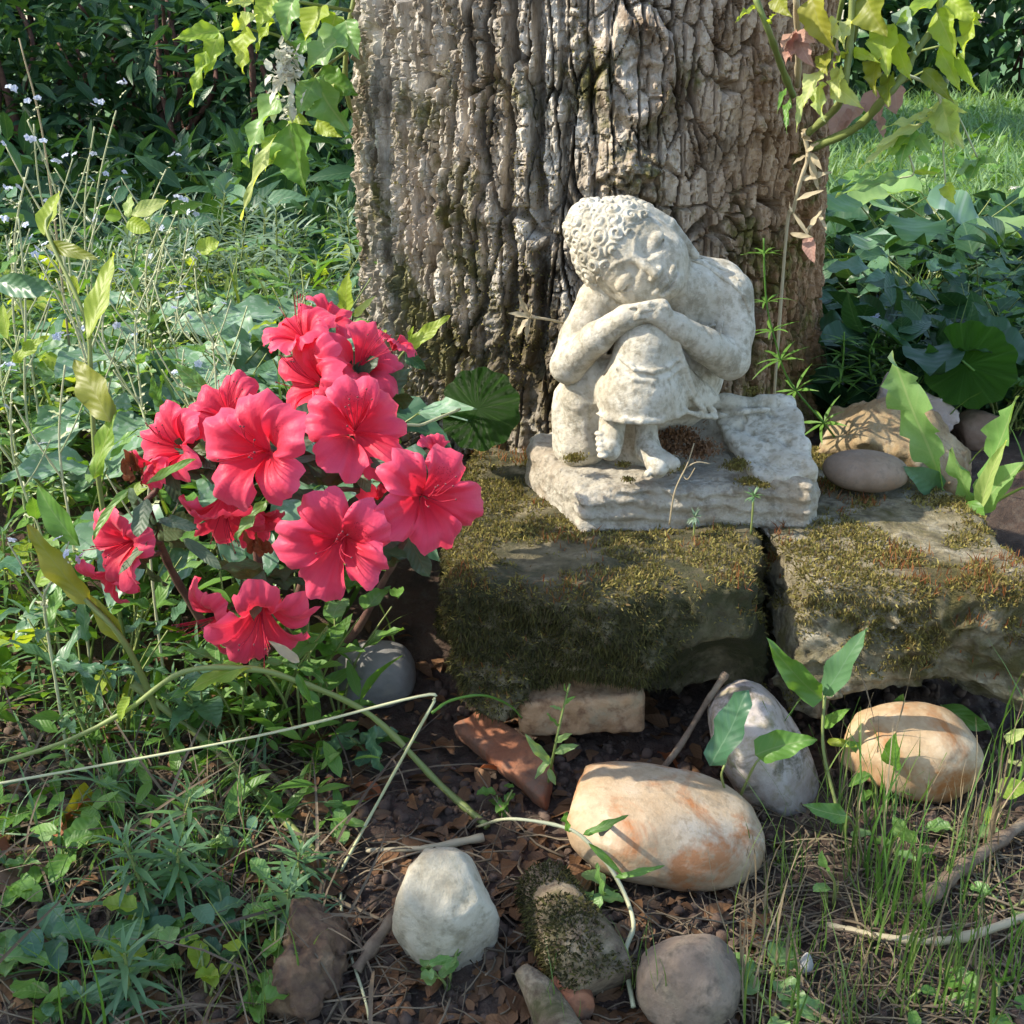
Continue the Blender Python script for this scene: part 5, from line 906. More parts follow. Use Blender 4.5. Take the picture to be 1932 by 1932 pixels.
# small lime leaves at the trunk foot behind the azalea
o = thing('lime_seedling', 'lime yellow leaf shoots between the azalea and the trunk foot', 'plant', (*pY(690, 800, .80)[:2], .07)); stem(o, [np.array(o.location), pY(680, 680, .79), pY(650, 590, .78)], .0011, .0008); stem(o, [np.array(o.location), pY(740, 720, .79), pY(772, 650, .78)], .0011, .0008)
for a, b, w, mt in (((650, 592), (655, 520), 40, 'lime'), ((668, 598), (706, 560), 16, 'pale'), ((770, 655), (845, 600), 30, 'lime'), ((772, 640), (778, 618), 12, 'lime'), ((640, 570), (575, 556), 38, 'spot'), ((765, 665), (800, 700), 26, 'dark')): leaf_px(o, 'ovate', mt, a, b, w, .78, .775, .2, .8)
o = thing('dry_star_weed', 'straw coloured dried weed star sticking out beside the statue elbow', 'plant', (*pY(1060, 640, .80)[:2], .12)); stem(o, [pY(1065, 610, .79), pY(1030, 602, .78), pY(1000, 598, .78)], .0008, .0010, 'drystalk')
o.location = Vector(pY(1065, 610, .79).tolist()); [setattr(ch, 'parent', None) for ch in ()]
for b in ((975, 560), (962, 592), (970, 630), (990, 640), (1000, 575)): leaf_px(o, 'lance', 'drystalk', (1000, 598), b, 12, .78, .775, .2, .6)
for ch in o.children:
    if ch.name.startswith('stem'): ch.data.transform(Matrix.Translation(Vector(pY(1060, 640, .80).tolist()[:2]+[.12])-o.location))
# ------------------------------------------------------------------ box elder shoots, left of and right of the trunk
def ze(x, y): return (314.5+x*.2279, y*.2279)
be = thing('box_elder_shoot', 'young box elder shoot with hanging bright leaves beside the trunk, white blossom tuft', 'shrub', (-.11, 1.20, .09))
stem(be, [(-.11, 1.20, .09), (-.115, 1.17, .20), (-.12, 1.12, .30), pY(655, 180, 1.06), pY(660, 40, 1.04), pY(690, -80, 1.04)], .0026, .0020, 'stem', 6)
stem(be, [pY(645, 230, 1.03), ze(1040, 380) and pY(*ze(1040, 380), 1.0), pY(*ze(720, 250), .98), pY(*ze(570, 225), .97), pY(*ze(440, 262), .96)], .0014, .0009, 'stem', 5); stem(be, [pY(650, 100, 1.02), pY(*ze(1250, 620), .99), pY(*ze(1020, 1020), .98), pY(*ze(920, 1110), .98)], .0014, .0009, 'stem', 5); stem(be, [pY(660, 20, 1.02), pY(*ze(1250, 40), 1.0), pY(*ze(850, -20), .98)], .0014, .001, 'stem', 5)
for a, b, w, mt, Y in (((435, 250), (65, 320), 130, 'lime', .96), ((432, 270), (305, 615), 125, 'lime', .955), ((330, 420), (185, 845), 90, 'lime', .95), ((650, 228), (590, 580), 205, 'lime', .96), ((600, 205), (720, 130), 110, 'pale', .97), ((610, 200), (515, 140), 110, 'lime', .97), ((940, 780), (560, 1300), 180, 'elder', .97), ((920, 1100), (790, 1375), 150, 'lime', .965), ((905, 1120), (555, 1790), 95, 'pale', .95), ((1010, 1030), (1140, 1570), 340, 'mid', .96), ((1230, 640), (1440, 1110), 280, 'elder', .98), ((1480, 270), (1100, 570), 260, 'elder', .97), ((1260, 630), (1560, 760), 200, 'mid', .99), ((1060, -40), (930, 295), 190, 'elder', .97), ((1290, 50), (1150, 310), 230, 'lime', 1.0), ((1480, 170), (1545, 480), 190, 'elder', .97), ((880, -20), (725, 225), 160, 'lime', .975), ((890, 170), (690, 370), 75, 'lime', .98), ((1230, 660), (1080, 930), 170, 'elder', .98), ((1250, 640), (1380, 1000), 170, 'pale', .99), ((1400, 120), (1330, 330), 150, 'lime', 1.0), ((1180, 300), (1060, 520), 140, 'mid', 1.01), ((1000, 960), (1180, 1000), 100, 'lime', .985), ((1240, 1000), (1420, 1150), 110, 'lime', 1.0), ((720, 10), (500, 10), 90, 'pale', .97)):
    leaf_px(be, 'elder', mt, ze(*a), ze(*b), w*.2279*1.35, Y, Y-.015, random.uniform(.1, .5), .75, tilt=random.uniform(-.9, -.1))
for x, y, mt, n in ((975, 480, 'white_petal', 34), (980, 620, 'white_petal', 30), (950, 700, 'white_petal', 16), (985, 900, 'white_petal', 18)):
    for k in range(n): leaf(be, 'lance', mt, pY(*ze(x, y), .97)+np.random.default_rng(int(x+k)).normal(size=3)*.004, rdir(-60, 80), random.uniform(.006, .013), W=.5, name='blossom_petal')
def zr(x, y): return (1352+x*.3001, y*.3001)
br = thing('trunk_sprout', 'yellow leaved sprouts growing from the right flank of the trunk', 'shrub', pY(*zr(560, 880), .90)); TY = .875
for p, r0, r1 in (([(600, 930), (880, 800), (1050, 620), (1180, 470), (1250, 330), (1390, 130), (1400, -40)], .0030, .0020), ([(560, 850), (740, 690), (800, 560), (840, 250), (855, -60)], .0026, .0022), ([(480, 600), (400, 400), (330, 200), (240, -20)], .0024, .0018), ([(690, 440), (740, 250), (800, -40)], .0018, .0015), ([(860, 260), (930, -30)], .0016, .0014), ([(510, 540), (515, 300), (500, -30)], .0022, .0022), ([(1160, 350), (1400, 290)], .0009, .0007), ([(1170, 520), (1300, 450)], .0009, .0007), ([(1180, 470), (1060, 520), (1080, 470)], .0009, .0007)):
    stem(br, [pY(*zr(*q), TY-.03*min(i, 2)) for i, q in enumerate(p)], r0, r1, 'drystalk' if p[0] == (510, 540) else 'stem', 7)
for a, b, w, mt in (((1385, 70), (1500, 330), 150, 'lime'), ((1450, -10), (1640, 120), 130, 'lime'), ((1620, 90), (1540, 320), 130, 'lime'), ((1400, 290), (1530, 560), 100, 'lime'), ((1520, 340), (1550, 560), 80, 'lime'), ((1300, 440), (1475, 600), 100, 'olive'), ((1060, 150), (1030, 440), 190, 'lime'), ((1130, 230), (1160, 480), 140, 'lime'), ((1000, 360), (960, 530), 130, 'olive'), ((1090, 470), (1040, 640), 120, 'olive'), ((640, 450), (550, 570), 120, 'pale'), ((650, 530), (620, 700), 120, 'pale'), ((720, 520), (890, 650), 120, 'pale'), ((770, 430), (740, 600), 110, 'pale'), ((700, 130), (750, 210), 90, 'pale'), ((820, 130), (800, 240), 80, 'pale'), ((940, -20), (1010, 220), 230, 'olive'), ((380, -30), (400, 90), 120, 'olive'), ((600, -20), (640, 320), 190, 'olive'), ((700, 330), (640, 440), 130, 'olive'), ((240, 50), (120, 90), 45, 'lime'), ((1380, 0), (1150, 60), 110, 'lime'), ((560, 560), (480, 750), 60, 'pale'), ((860, 330), (980, 340), 70, 'lime'), ((830, 330), (700, 360), 70, 'lime'), ((1240, 170), (1240, 300), 80, 'grey'), ((1160, 60), (1180, 190), 120, 'grey'), ((340, 150), (320, 70), 40, 'lime'), ((460, 620), (400, 760), 50, 'mid'), ((430, 560), (390, 640), 40, 'mid')):
    leaf_px(br, 'elder', mt, zr(*a), zr(*b), w*.3001*1.1, TY-.06, TY-.08, random.uniform(.2, .8), .65, tilt=random.uniform(-1.1, -.2))
for a, b, w in (((480, 210), (390, 260), 90), ((490, 210), (440, 350), 90), ((500, 210), (590, 250), 80), ((500, 220), (560, 400), 110), ((480, 220), (470, 330), 70)): leaf_px(br, 'ovate', 'pink', zr(*a), zr(*b), w*.3001, TY-.05, TY-.07, .4, .6)
for a, b, w in (((1000, 560), (990, 760), 170), ((1120, 560), (1140, 700), 150), ((900, 640), (760, 800), 200), ((1030, 740), (1060, 850), 60), ((820, 680), (700, 840), 150)): leaf_px(br, 'ovate', 'pink', zr(*a), zr(*b), w*.3001, TY+.03, TY+.02, .3, .6)
hb = thing('drooping_shoot', 'drooping shoot with pale wilted leaves hanging in front of the lawn', 'shrub', pY(*zr(1190, 470), .82)); HY = .82
stem(hb, [pY(*zr(1190, 470), HY), pY(*zr(1330, 530), HY), pY(*zr(1410, 640), HY), pY(*zr(1330, 740), HY), pY(*zr(1150, 850), HY)], .0011, .0007, 'palestem'); stem(hb, [pY(*zr(1410, 640), HY), pY(*zr(1440, 800), HY), pY(*zr(1425, 940), HY), pY(*zr(1440, 1160), HY)], .0008, .0005, 'palestem'); stem(hb, [pY(*zr(1330, 530), HY), pY(*zr(1500, 700), HY), pY(*zr(1640, 990), HY)], .0008, .0006, 'palestem'); stem(hb, [pY(*zr(1230, 830), HY), pY(*zr(1210, 960), HY), pY(*zr(1240, 1090), HY), pY(*zr(1150, 1120), HY)], .0008, .0006, 'palestem')
for a, b, w, mt in (((1420, 630), (1470, 910), 170, 'pale'), ((1400, 640), (1530, 940), 120, 'pale'), ((1380, 680), (1260, 740), 60, 'pale'), ((1330, 740), (1080, 770), 55, 'pale'), ((1300, 780), (1000, 890), 60, 'pale'), ((1150, 850), (925, 1045), 60, 'pale'), ((1230, 810), (1120, 1050), 130, 'elder'), ((1270, 850), (1330, 970), 70, 'elder'), ((1460, 690), (1570, 690), 35, 'pale'), ((1240, 840), (1060, 960), 80, 'lime'), ((1640, 1000), (1500, 1060), 60, 'elder'), ((1650, 1000), (1590, 1130), 110, 'elder'), ((1640, 990), (1780, 1020), 30, 'elder'), ((1440, 1160), (1490, 1260), 80, 'lime'), ((1240, 1080), (1380, 1090), 30, 'lime'), ((1150, 1120), (800, 1180), 70, 'elder'), ((1020, 1080), (820, 1140), 60, 'elder')): leaf_px(hb, 'elder', mt, zr(*a), zr(*b), w*.3001*1.25, HY, HY-.015, random.uniform(.1, .5), .7)
o = thing('dry_stalk', 'pale dried stalk with withered leaves against the right of the trunk', 'plant', (*pY(1480, 520, .87)[:2], .12)); b0 = np.array(o.location)
stem(o, [b0, pY(*zr(440, 1460), .87), pY(*zr(480, 1330), .86), pY(*zr(530, 1130), .85), pY(*zr(575, 980), .85), pY(*zr(545, 830), .85)], .0012, .0015, 'drystalk')
for a, b, w in (((575, 980), (480, 1000), 30), ((580, 970), (640, 1190), 35), ((590, 960), (660, 1050), 30), ((560, 960), (620, 900), 30), ((545, 860), (540, 800), 36), ((545, 860), (590, 870), 24), ((530, 1130), (710, 1080), 36), ((480, 1330), (430, 1270), 20), ((500, 1260), (660, 1180), 28), ((560, 1470), (640, 1330), 30), ((480, 1340), (590, 1480), 20), ((640, 1330), (690, 1440), 20)): leaf_px(o, 'lance', 'drystalk', zr(*a), zr(*b), w*.3001*1.2, .85, .84, .4, .6)
leaf_px(o, 'ovate', 'pink', (1525, 445), (1530, 495), 26, .84, .83, .3, .7); leaf_px(o, 'lance', 'drystalk', (1490, 440), (1530, 450), 10, .84, .83, .3, .7)
# cleavers: whorled leaves on a scrambling stem
def cleavers(pts, Y, label, nw=6, L=.017):
    P = spline([pY(x, y, yy) for (x, y), yy in zip(pts, Y)], 10); o = thing('cleavers', label, 'plant', P[0]); stem(o, P[::4], .0010, .0007, 'mid', 4)
    for k in range(nw):
        i = int((k+.6)/nw*(len(P)-2)); ax = P[i+1]-P[i]; F = frame(ax)
        for j in range(7): a = j*.9+k; leaf(o, 'needle', 'mid', P[i], F[:, 1]*math.cos(a)+F[:, 2]*math.sin(a)+.35*F[:, 0], L*random.uniform(.7, 1.2)*(1-.3*k/nw), up=F[:, 0], W=.14)
    return o
cleavers([(1600, 860), (1560, 805), (1490, 720), (1462, 640), (1445, 560), (1440, 420)], (.86, .85, .84, .835, .835, .835), 'scrambling cleavers stem climbing the right of the trunk behind the shoulder', 7, .024)
lc = 'bushy cleavers with narrow green whorls right of the statue plinth'
for k in range(16): x, y = random.uniform(1580, 1740), random.uniform(680, 790); Y = .90+.12*random.random(); cleavers([(x, y+30), (x+random.uniform(-12, 12), y-20), (x+random.uniform(-30, 30), y-75)], (Y, Y, Y), lc, 4, .026)['group'] = 'bushy cleavers right of the statue'
# right side: dandelion, round leaf, dark ground cover
def z4(x, y): return (1509+x*.2441, 566+y*.2441)
o = thing('dandelion', 'dandelion with two long toothed upright leaves beside the right slab', 'plant', (*pZ(1835, 985, .09)[:2], .08)); DY = float(o.location.y)
leaf_px(o, 'dand', 'elder', z4(1140, 1560), z4(780, 480), 92, DY, DY-.01, .15, .85, var=1); leaf_px(o, 'dand', 'elder', z4(1360, 1700), z4(1630, 690), 62, DY-.01, DY-.03, -.1, .55, var=2, tilt=-.8); leaf_px(o, 'lance', 'pale', z4(1370, 1690), z4(1500, 1080), 30, DY-.02, DY-.04, .1, .8)
leaf_px(o, 'ovate', 'blue', z4(1080, 1470), z4(860, 1290), 50, DY, DY-.02, .2, .6); leaf_px(o, 'oval', 'elder', z4(1350, 1620), z4(1200, 1240), 44, DY-.01, DY-.03, .2, .6); leaf_px(o, 'oval', 'mid', z4(1300, 1560), z4(1300, 1780), 60, DY-.03, DY-.05, .2, .7); leaf_px(o, 'ovate', 'elder', z4(1400, 1600), z4(1650, 1270), 70, DY, DY-.02, .4, .6)
o = thing('round_leaf_plant', 'large round green leaf seen from below right of the dandelion', 'plant', (*pY(1925, 800, .98)[:2], .1)); c = pY(1822, 690, .90)
kidney(o, c, .036, (-.1, -.75, .55), (.5, 0, -.6), veinmat('round leaf underside', [(.06, .2, .02), (.09, .26, .03), (.08, .24, .03)], (.14, .34, .06)), cup=.2, pleat=.015); stem(o, [np.array(o.location), pY(1890, 745, .91), pY(1815, 680, .895)], .0012, .001, 'mid')
for k in range(46):
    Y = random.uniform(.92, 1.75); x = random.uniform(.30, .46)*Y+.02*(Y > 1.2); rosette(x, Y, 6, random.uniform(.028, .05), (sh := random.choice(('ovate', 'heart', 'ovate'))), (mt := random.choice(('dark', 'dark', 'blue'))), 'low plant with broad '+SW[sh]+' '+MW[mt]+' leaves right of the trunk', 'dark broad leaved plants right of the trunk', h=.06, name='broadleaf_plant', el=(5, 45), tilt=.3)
for (x, y), mt in (((1600, 410), 'spot'), ((1690, 400), 'dark'), ((1810, 430), 'elder'), ((1640, 440), 'dark')):
    P = pY(x, y, 1.45); rosette(P[0], 1.45, 5, .07, 'heart', mt, 'broad crinkled leaf clump at the edge of the lawn, '+mt.replace('spot', 'silvery').replace('elder', 'fresh green'), None, h=.10, name='broadleaf_plant', el=(15, 60), tilt=.3) if (x != 1640) else None
lw2 = 'leafy green weed between the dandelion and the lawn'
for k in range(26): Y = random.uniform(.85, 1.3); weed(random.uniform(.35, .46)*Y, Y, random.uniform(.05, .10), (sh := random.choice(('lance', 'ovate'))), (mt := random.choice(('mid', 'elder', 'dark'))), 7, random.uniform(.02, .034), 'weed with '+SW[sh]+' '+MW[mt]+' leaves between the dandelion and the lawn', 'leafy weeds right of the trunk', spread=.5)
stalk((1665, 700), (1650, 600), .98, .98, 'single blue forget-me-not among dark leaves right of the trunk', None)
# ------------------------------------------------------------------ right foreground
o = thing('broadleaf_weed', 'upright weed with two large blue green leaves before the gap in the slabs', 'plant', pZ(1590, 1560, .0)); b0 = np.array(o.location)
stem(o, [b0, pY(1565, 1470, .575), pY(1552, 1400, .585), pY(1556, 1310, .595)], .0011, .0009, 'stem')
for a, b, w, mt in (((1555, 1312), (1628, 1193), 52, 'blue'), ((1552, 1318), (1438, 1235), 50, 'mid'), ((1553, 1370), (1600, 1340), 24, 'mid'), ((1560, 1400), (1620, 1400), 16, 'lime')): leaf_px(o, 'ovate', mt, a, b, w, .593, .585, .2, .8)
o = thing('broadleaf_weed', 'two green leaves on thin stalks in front of the speckled cobble', 'plant', pZ(1385, 1530, .0)); b0 = np.array(o.location); stem(o, [b0, pY(1362, 1470, .55), pY(1370, 1435, .55)], .0008, .0006); stem(o, [b0, pY(1420, 1450, .55), pY(1440, 1425, .55)], .0008, .0006)
leaf_px(o, 'oval', 'blue', (1340, 1445), (1415, 1320), 62, .552, .55, .15, .85); leaf_px(o, 'ovate', 'mid', (1425, 1425), (1530, 1378), 58, .55, .548, .2, .85)
lr = 'small green weed before the cream and orange cobble'
for k, (x, y, x2, y2, w, mt) in enumerate(((1700, 1365, 1702, 1315, 46, 'mid'), (1775, 1330, 1870, 1390, 40, 'mid'), (1685, 1450, 1688, 1390, 40, 'mid'), (1600, 1540, 1520, 1530, 34, 'elder'), (1720, 1590, 1690, 1545, 40, 'elder'), (1640, 1420, 1600, 1400, 24, 'mid'), (1560, 1640, 1550, 1610, 24, 'elder'), (1880, 1490, 1945, 1485, 40, 'lime'), (1900, 1400, 1935, 1370, 24, 'pale'), (1640, 1460, 1600, 1480, 20, 'mid'))):
    P = pZ(x+random.uniform(-20, 20), y+70, 0); o = thing('weed', lr, 'plant', P, 'small weeds before the cream and orange cobble'); A = pY(x, y, P[1]-.005); stem(o, [P, (P+A)/2+np.array([.002, 0, .003]), A], .0009, .0006); leaf_px(o, 'ovate', mt, (x, y), (x2, y2), w, A[1], A[1]-.004, .2, .8); leaf(o, 'oval', mt, (P+A)/2, rdir(0, 40), .011)
lr2 = 'low seedling with a cross of bright leaves on the litter'
for (x, y), n, L in (((1450, 1850), 5, .021), ((1460, 1925), 4, .02), ((1700, 1630), 2, .012), ((1880, 1900), 5, .016), ((1820, 1600), 3, .014), ((1700, 1900), 3, .010), ((1900, 1720), 3, .014)): P = pZ(x, y, 0); rosette(P[0], P[1], n, L, 'oval', random.choice(('elder', 'mid')), lr2, 'low seedlings on the litter', h=.010, name='seedling', el=(10, 40))
o = thing('snail_shell', 'tiny pale pointed shell on the litter by the seedling', 'shell', pZ(1520, 1830, .004)); V = ICO2[0]*np.array([.0032, .0032, .0062]); V[:, :2] *= (1-.45*ICO2[0][:, 2:3]); link('shell', mkmesh('shell', V+np.array([0, 0, .004]), None, ICO2[1], mat=MAT['palerock']), o)
# grass tufts in the right foreground and elsewhere
def tuft(x, y, n, L, mat, label, group, w=.020, spread=.5, z=None):
    b = np.array([x, y, g_at(x, y) if z is None else z]); o = thing('grass_tuft', label, 'grass', b, group)
    for k in range(n):
        d = rdir(90-60*spread, 86); leaf(o, 'grass', mat, b+np.array([random.uniform(-.012, .012), random.uniform(-.012, .012), -.002]), d, L*random.uniform(.5, 1.2), up=(d[0], d[1], .2), W=w, droop=random.uniform(.2, 1.3), name='blade')
    return o
lg = 'thin green grass tuft among the dry roots in front of the right slab'
for k in range(52): P = pZ(random.uniform(1440, 1960), random.uniform(1480, 1980), 0); tuft(P[0], P[1], 8, random.uniform(.035, .09), (mt := random.choice(('grass', 'grass', 'mid', 'straw'))), 'thin '+MW[mt]+' grass tuft among the dry roots in front of the right slab', 'grass tufts in the right foreground')
lg2 = 'thin grass tuft growing in the litter below the azalea'
for k in range(34): P = pZ(random.uniform(-20, 620), random.uniform(1200, 1980), 0); tuft(P[0], P[1], 6, random.uniform(.03, .07), (mt := random.choice(('grass', 'grass', 'straw', 'mid'))), 'thin '+MW[mt]+' grass tuft growing in the litter below the azalea', 'grass tufts below the azalea')
for (x, y) in ((1215, 1900), (1250, 1920), (1070, 1960)): P = pZ(x, y, .0); tuft(P[0], P[1], 6, .035, 'grass', 'short grass tuft in front of the grey brown cobble', 'short tufts by the grey brown cobble', z=.01)
lg3 = 'small blue green moss star seedling at the foot of the statue plinth'
for (zx, zy, D, mt) in ((940, 1760, -5.6, 'pale'), (1250, 1650, -5.3, 'needle')):
    c = SO+S(zx, zy, D)/100; o = thing('star_seedling', 'tiny '+('silvery' if mt == 'pale' else 'blue green')+' star shaped seedling at the foot of the plinth', 'plant', (c[0], c[1], .113))
    stem(o, [np.array(o.location), c], .0007, .0006)
    for k in range(16): leaf(o, 'needle', 'grey' if mt == 'pale' else mt, c, rdir(-30, 80), .007, W=.25)
o = thing('dry_sprig', 'thin dry forked sprig leaning against the front of the plinth', 'plant', SO+S(805, 1760, -5.6)/100); 
stem(o, [SO+S(*q)/100 for q in ((805, 1800, -5.6), (835, 1620, -5.5), (900, 1480, -5.0), (935, 1370, -4.6))], .0006, .0004, 'drystalk'); stem(o, [SO+S(*q)/100 for q in ((890, 1500, -5.0), (950, 1470, -5.0), (1020, 1478, -5.0))], .0005, .0003, 'drystalk'); stem(o, [SO+S(*q)/100 for q in ((870, 1530, -5.1), (900, 1560, -5.4), (940, 1500, -5.4))], .0004, .0003, 'drystalk')
# ------------------------------------------------------------------ litter, roots, ground cover, lawn, hedge
def stuff_leaves(name, label, cat, P, D, UPv, L, shape, mat, W=None, droop=.4, seg=(3, 2), root=None, kind='stuff'):
    V0, Q0, uv0 = leaf_arrays(PROF[shape], W or WID[shape], droop, .3, 0, *seg); n = len(P)
    D = D/np.linalg.norm(D, axis=1)[:, None]; Y = np.cross(UPv, D); Y /= np.linalg.norm(Y, axis=1)[:, None]+1e-9; Z = np.cross(D, Y)
    V = P[:, None]+L[:, None, None]*(V0[None, :, :1]*D[:, None]+V0[None, :, 1:2]*Y[:, None]+V0[None, :, 2:]*Z[:, None]); Q = Q0[None]+(np.arange(n)*len(V0))[:, None, None]
    off = np.array(root.location) if root is not None else 0
    o = link(name, mkmesh(name, V.reshape(-1, 3)-off, Q.reshape(-1, 4), uv=np.tile(uv0, (n, 1)), mat=MAT[mat] if isinstance(mat, str) else mat), root)
    return tag(o, label, cat, kind=kind)
def dirs(n, e0, e1, g): a = g.uniform(0, 2*math.pi, n); e = np.radians(g.uniform(e0, e1, n)); return np.stack([np.cos(a)*np.cos(e), np.sin(a)*np.cos(e), np.sin(e)], -1)
UPZ = lambda n: np.tile([[0, 0, 1.]], (n, 1))
# dry root fibres on the soil
g = np.random.default_rng(5); mb = MB()
def fibre(x, y, L, r, z=.002):
    a = g.uniform(0, 6.28); P = []; p = np.array([x, y])
    for k in range(6): P.append([p[0], p[1], g_at(p[0], p[1])+float(soil_rel(p[0], p[1]))+z+g.uniform(0, .006)]); a += g.normal()*.55; p = p+np.array([math.cos(a), math.sin(a)])*L/5
    return tube(P, r, r*.6, 4, 2)
for k in range(600):
    u = g.random()
    if u < .5: x, y = g.uniform(1380, 2000), g.uniform(1560, 2000)
    elif u < .8: x, y = g.uniform(-40, 650), g.uniform(1350, 2000)
    else: x, y = g.uniform(640, 1400), g.uniform(1560, 2000)
    P = pZ(x, y, 0); mb.add(*fibre(P[0], P[1], g.uniform(.02, .09), g.uniform(.0003, .0008)))
tag(link('root_fibres', mb.mesh('root_fibres', MAT['root'])), 'tangle of thin dry root fibres over the soil', 'roots', kind='stuff')
n = 420; x = np.concatenate([g.uniform(1380, 2000, 220), g.uniform(-40, 700, 200)]); y = np.concatenate([g.uniform(1540, 2000, 220), g.uniform(1300, 2000, 200)]); PP = np.array([pZ(a, b, 0) for a, b in zip(x, y)]); PP[:, 2] = gz(PP[:, 0], PP[:, 1])+.003
stuff_leaves('dry_grass', 'matted dry straw blades lying on the soil', 'dry grass', PP, dirs(n, -3, 25, g), UPZ(n), g.uniform(.02, .06, n), 'grass', 'straw', .03, .5, (5, 2))
n = 1500; x = g.uniform(-40, 1450, n); y = g.uniform(1250, 2000, n); PP = np.array([pZ(a, b, 0) for a, b in zip(x, y)]); PP[:, 2] = gz(PP[:, 0], PP[:, 1])+.003
stuff_leaves('leaf_crumbs', 'crumbled brown leaf litter under the azalea', 'leaf litter', PP, dirs(n, -10, 30, g), dirs(n, 40, 90, g), g.uniform(.006, .02, n), 'ovate', 'deadleaf', .5, .6, (4, 2))
ll = 'curled dead brown leaf lying on the soil below the azalea'
for (x, y), L_, mt in (((905, 1450), .022, 'rust'), ((720, 1500), .024, 'rust'), ((640, 1480), .03, 'deadleaf'), ((560, 1530), .03, 'deadleaf'), ((580, 1600), .035, 'deadleaf'), ((60, 1640), .03, 'deadleaf'), ((110, 1580), .03, 'rust'), ((330, 1560), .028, 'deadleaf'), ((760, 1600), .02, 'deadleaf'), ((880, 1560), .02, 'deadleaf'), ((20, 1600), .03, 'rust'), ((480, 1600), .025, 'deadleaf'), ((700, 1380), .03, 'deadleaf'), ((820, 1400), .025, 'deadleaf'), ((620, 1390), .03, 'deadleaf'), ((1240, 1420), .02, 'rust'), ((960, 1410), .02, 'deadleaf'), ((740, 1180), .03, 'deadleaf'), ((180, 1500), .03, 'olive'), ((560, 1780), .03, 'deadleaf'), ((600, 1690), .04, 'deadleaf')):
    P = pZ(x, y, .006); r_ = thing('dead_leaf', ll if mt == 'deadleaf' else ('yellowed fallen leaf in the litter below the spurges' if mt == 'olive' else 'rust red curled fallen leaf on the soil'), 'leaf', P, {'deadleaf': 'dead brown leaves on the soil', 'olive': None}.get(mt, 'rust red leaves on the soil')); leaf(r_, 'ovate', mt, P, rdir(-5, 25), L_, up=rdir(40, 90), droop=random.uniform(.3, 1.4), name='blade')
# dense low ground cover on the left, behind the azalea
def cover(name, label, n, xr, yr, zr_, mat, shape, L, W, e=(0, 60), seed=0, keep=None, droop=.5, clump=8):
    g = np.random.default_rng(seed); Y = g.uniform(*yr, n*2); X = g.uniform(*xr, n*2)*(Y if keep is None else 1); k = fbm(X*clump, Y*clump, 0*X, 2, seed) > g.uniform(-.5, .35, n*2); k &= np.hypot(X-TCX, Y-TCY) > TR+.02; k &= ~((X > -.06) & (X < .32) & (Y < .87)); X, Y = X[k][:n], Y[k][:n]; m = len(X)
    Z = gz(X, Y)+g.random(m)**1.4*zr_*(.6+.6*fbm(X*6, Y*6, 0*X, 2, seed+1)); P = np.stack([X, Y, Z], -1)
    return stuff_leaves(name, label, 'ground cover', P, dirs(m, *e, g), UPZ(m)+.4*g.normal(size=(m, 3)), g.uniform(L[0], L[1], m), shape, mat, W, droop, (5, 2))
cover('ground_cover', 'dense mixed green leaves filling the bed left of the tree', 1700, (-.55, .03), (.84, 1.7), .09, 'blue', 'ovate', (.02, .045), .5, seed=21)
cover('ground_cover', 'low mid green foliage filling the bed around the flower stalks', 1300, (-.60, -.14), (.62, 1.7), .10, 'mid', 'lance', (.018, .04), .28, seed=22)
cover('ground_cover', 'scattered yellow green leaves catching light in the left bed', 800, (-.6, -.12), (.66, 1.6), .11, 'lime', 'lance', (.02, .04), .36, seed=23)
cover('ground_cover', 'grey green narrow leaves thick behind the broad leaves', 3600, (-.5, -.06), (1.15, 2.0), .11, 'grey', 'needle', (.018, .034), .13, (10, 80), seed=24)
cover('ground_cover', 'fine grass blades rising through the left bed', 900, (-.6, -.10), (.70, 2.2), .03, 'grass', 'grass', (.05, .12), .035, (50, 88), seed=25, droop=.8)
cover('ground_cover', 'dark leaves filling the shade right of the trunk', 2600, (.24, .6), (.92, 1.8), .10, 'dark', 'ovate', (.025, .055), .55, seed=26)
cover('ground_cover', 'green grass blades rising right of the trunk', 1800, (.30, .62), (.80, 1.9), .03, 'grass', 'grass', (.04, .09), .04, (45, 85), seed=27, droop=.8)
cover('ground_cover', 'fine grassy tangle below the azalea on the left', 420, (-.62, -.22), (.44, .66), .02, 'needle', 'grass', (.02, .05), .05, (20, 85), seed=28, droop=.9)
cover('ground_cover', 'low green weeds around the azalea foot', 200, (-.55, -.15), (.52, .72), .05, 'mid', 'lance', (.012, .028), .32, seed=29)
cover('ground_cover', 'tall dark leafy growth between the bed and the shaded shrubs', 3400, (-.62, .02), (1.6, 2.7), .20, 'dark', 'lance', (.04, .08), .3, (0, 75), seed=30, clump=4)
cover('ground_cover', 'mid green leafy growth behind the grey green spurges', 1500, (-.62, .02), (1.5, 2.5), .16, 'blue', 'ovate', (.03, .06), .45, (0, 60), seed=31, clump=4)
cover('ground_cover', 'tangle of thin pale dry stems below the azalea', 420, (-.62, -.14), (.42, .66), .03, 'root', 'grass', (.04, .11), .022, (0, 60), seed=32, droop=1.0)
cover('ground_cover', 'fine green grass threads in the right foreground', 520, (.20, .45), (.40, .60), .012, 'grass', 'grass', (.03, .09), .022, (20, 80), seed=33, droop=1.0, clump=12)
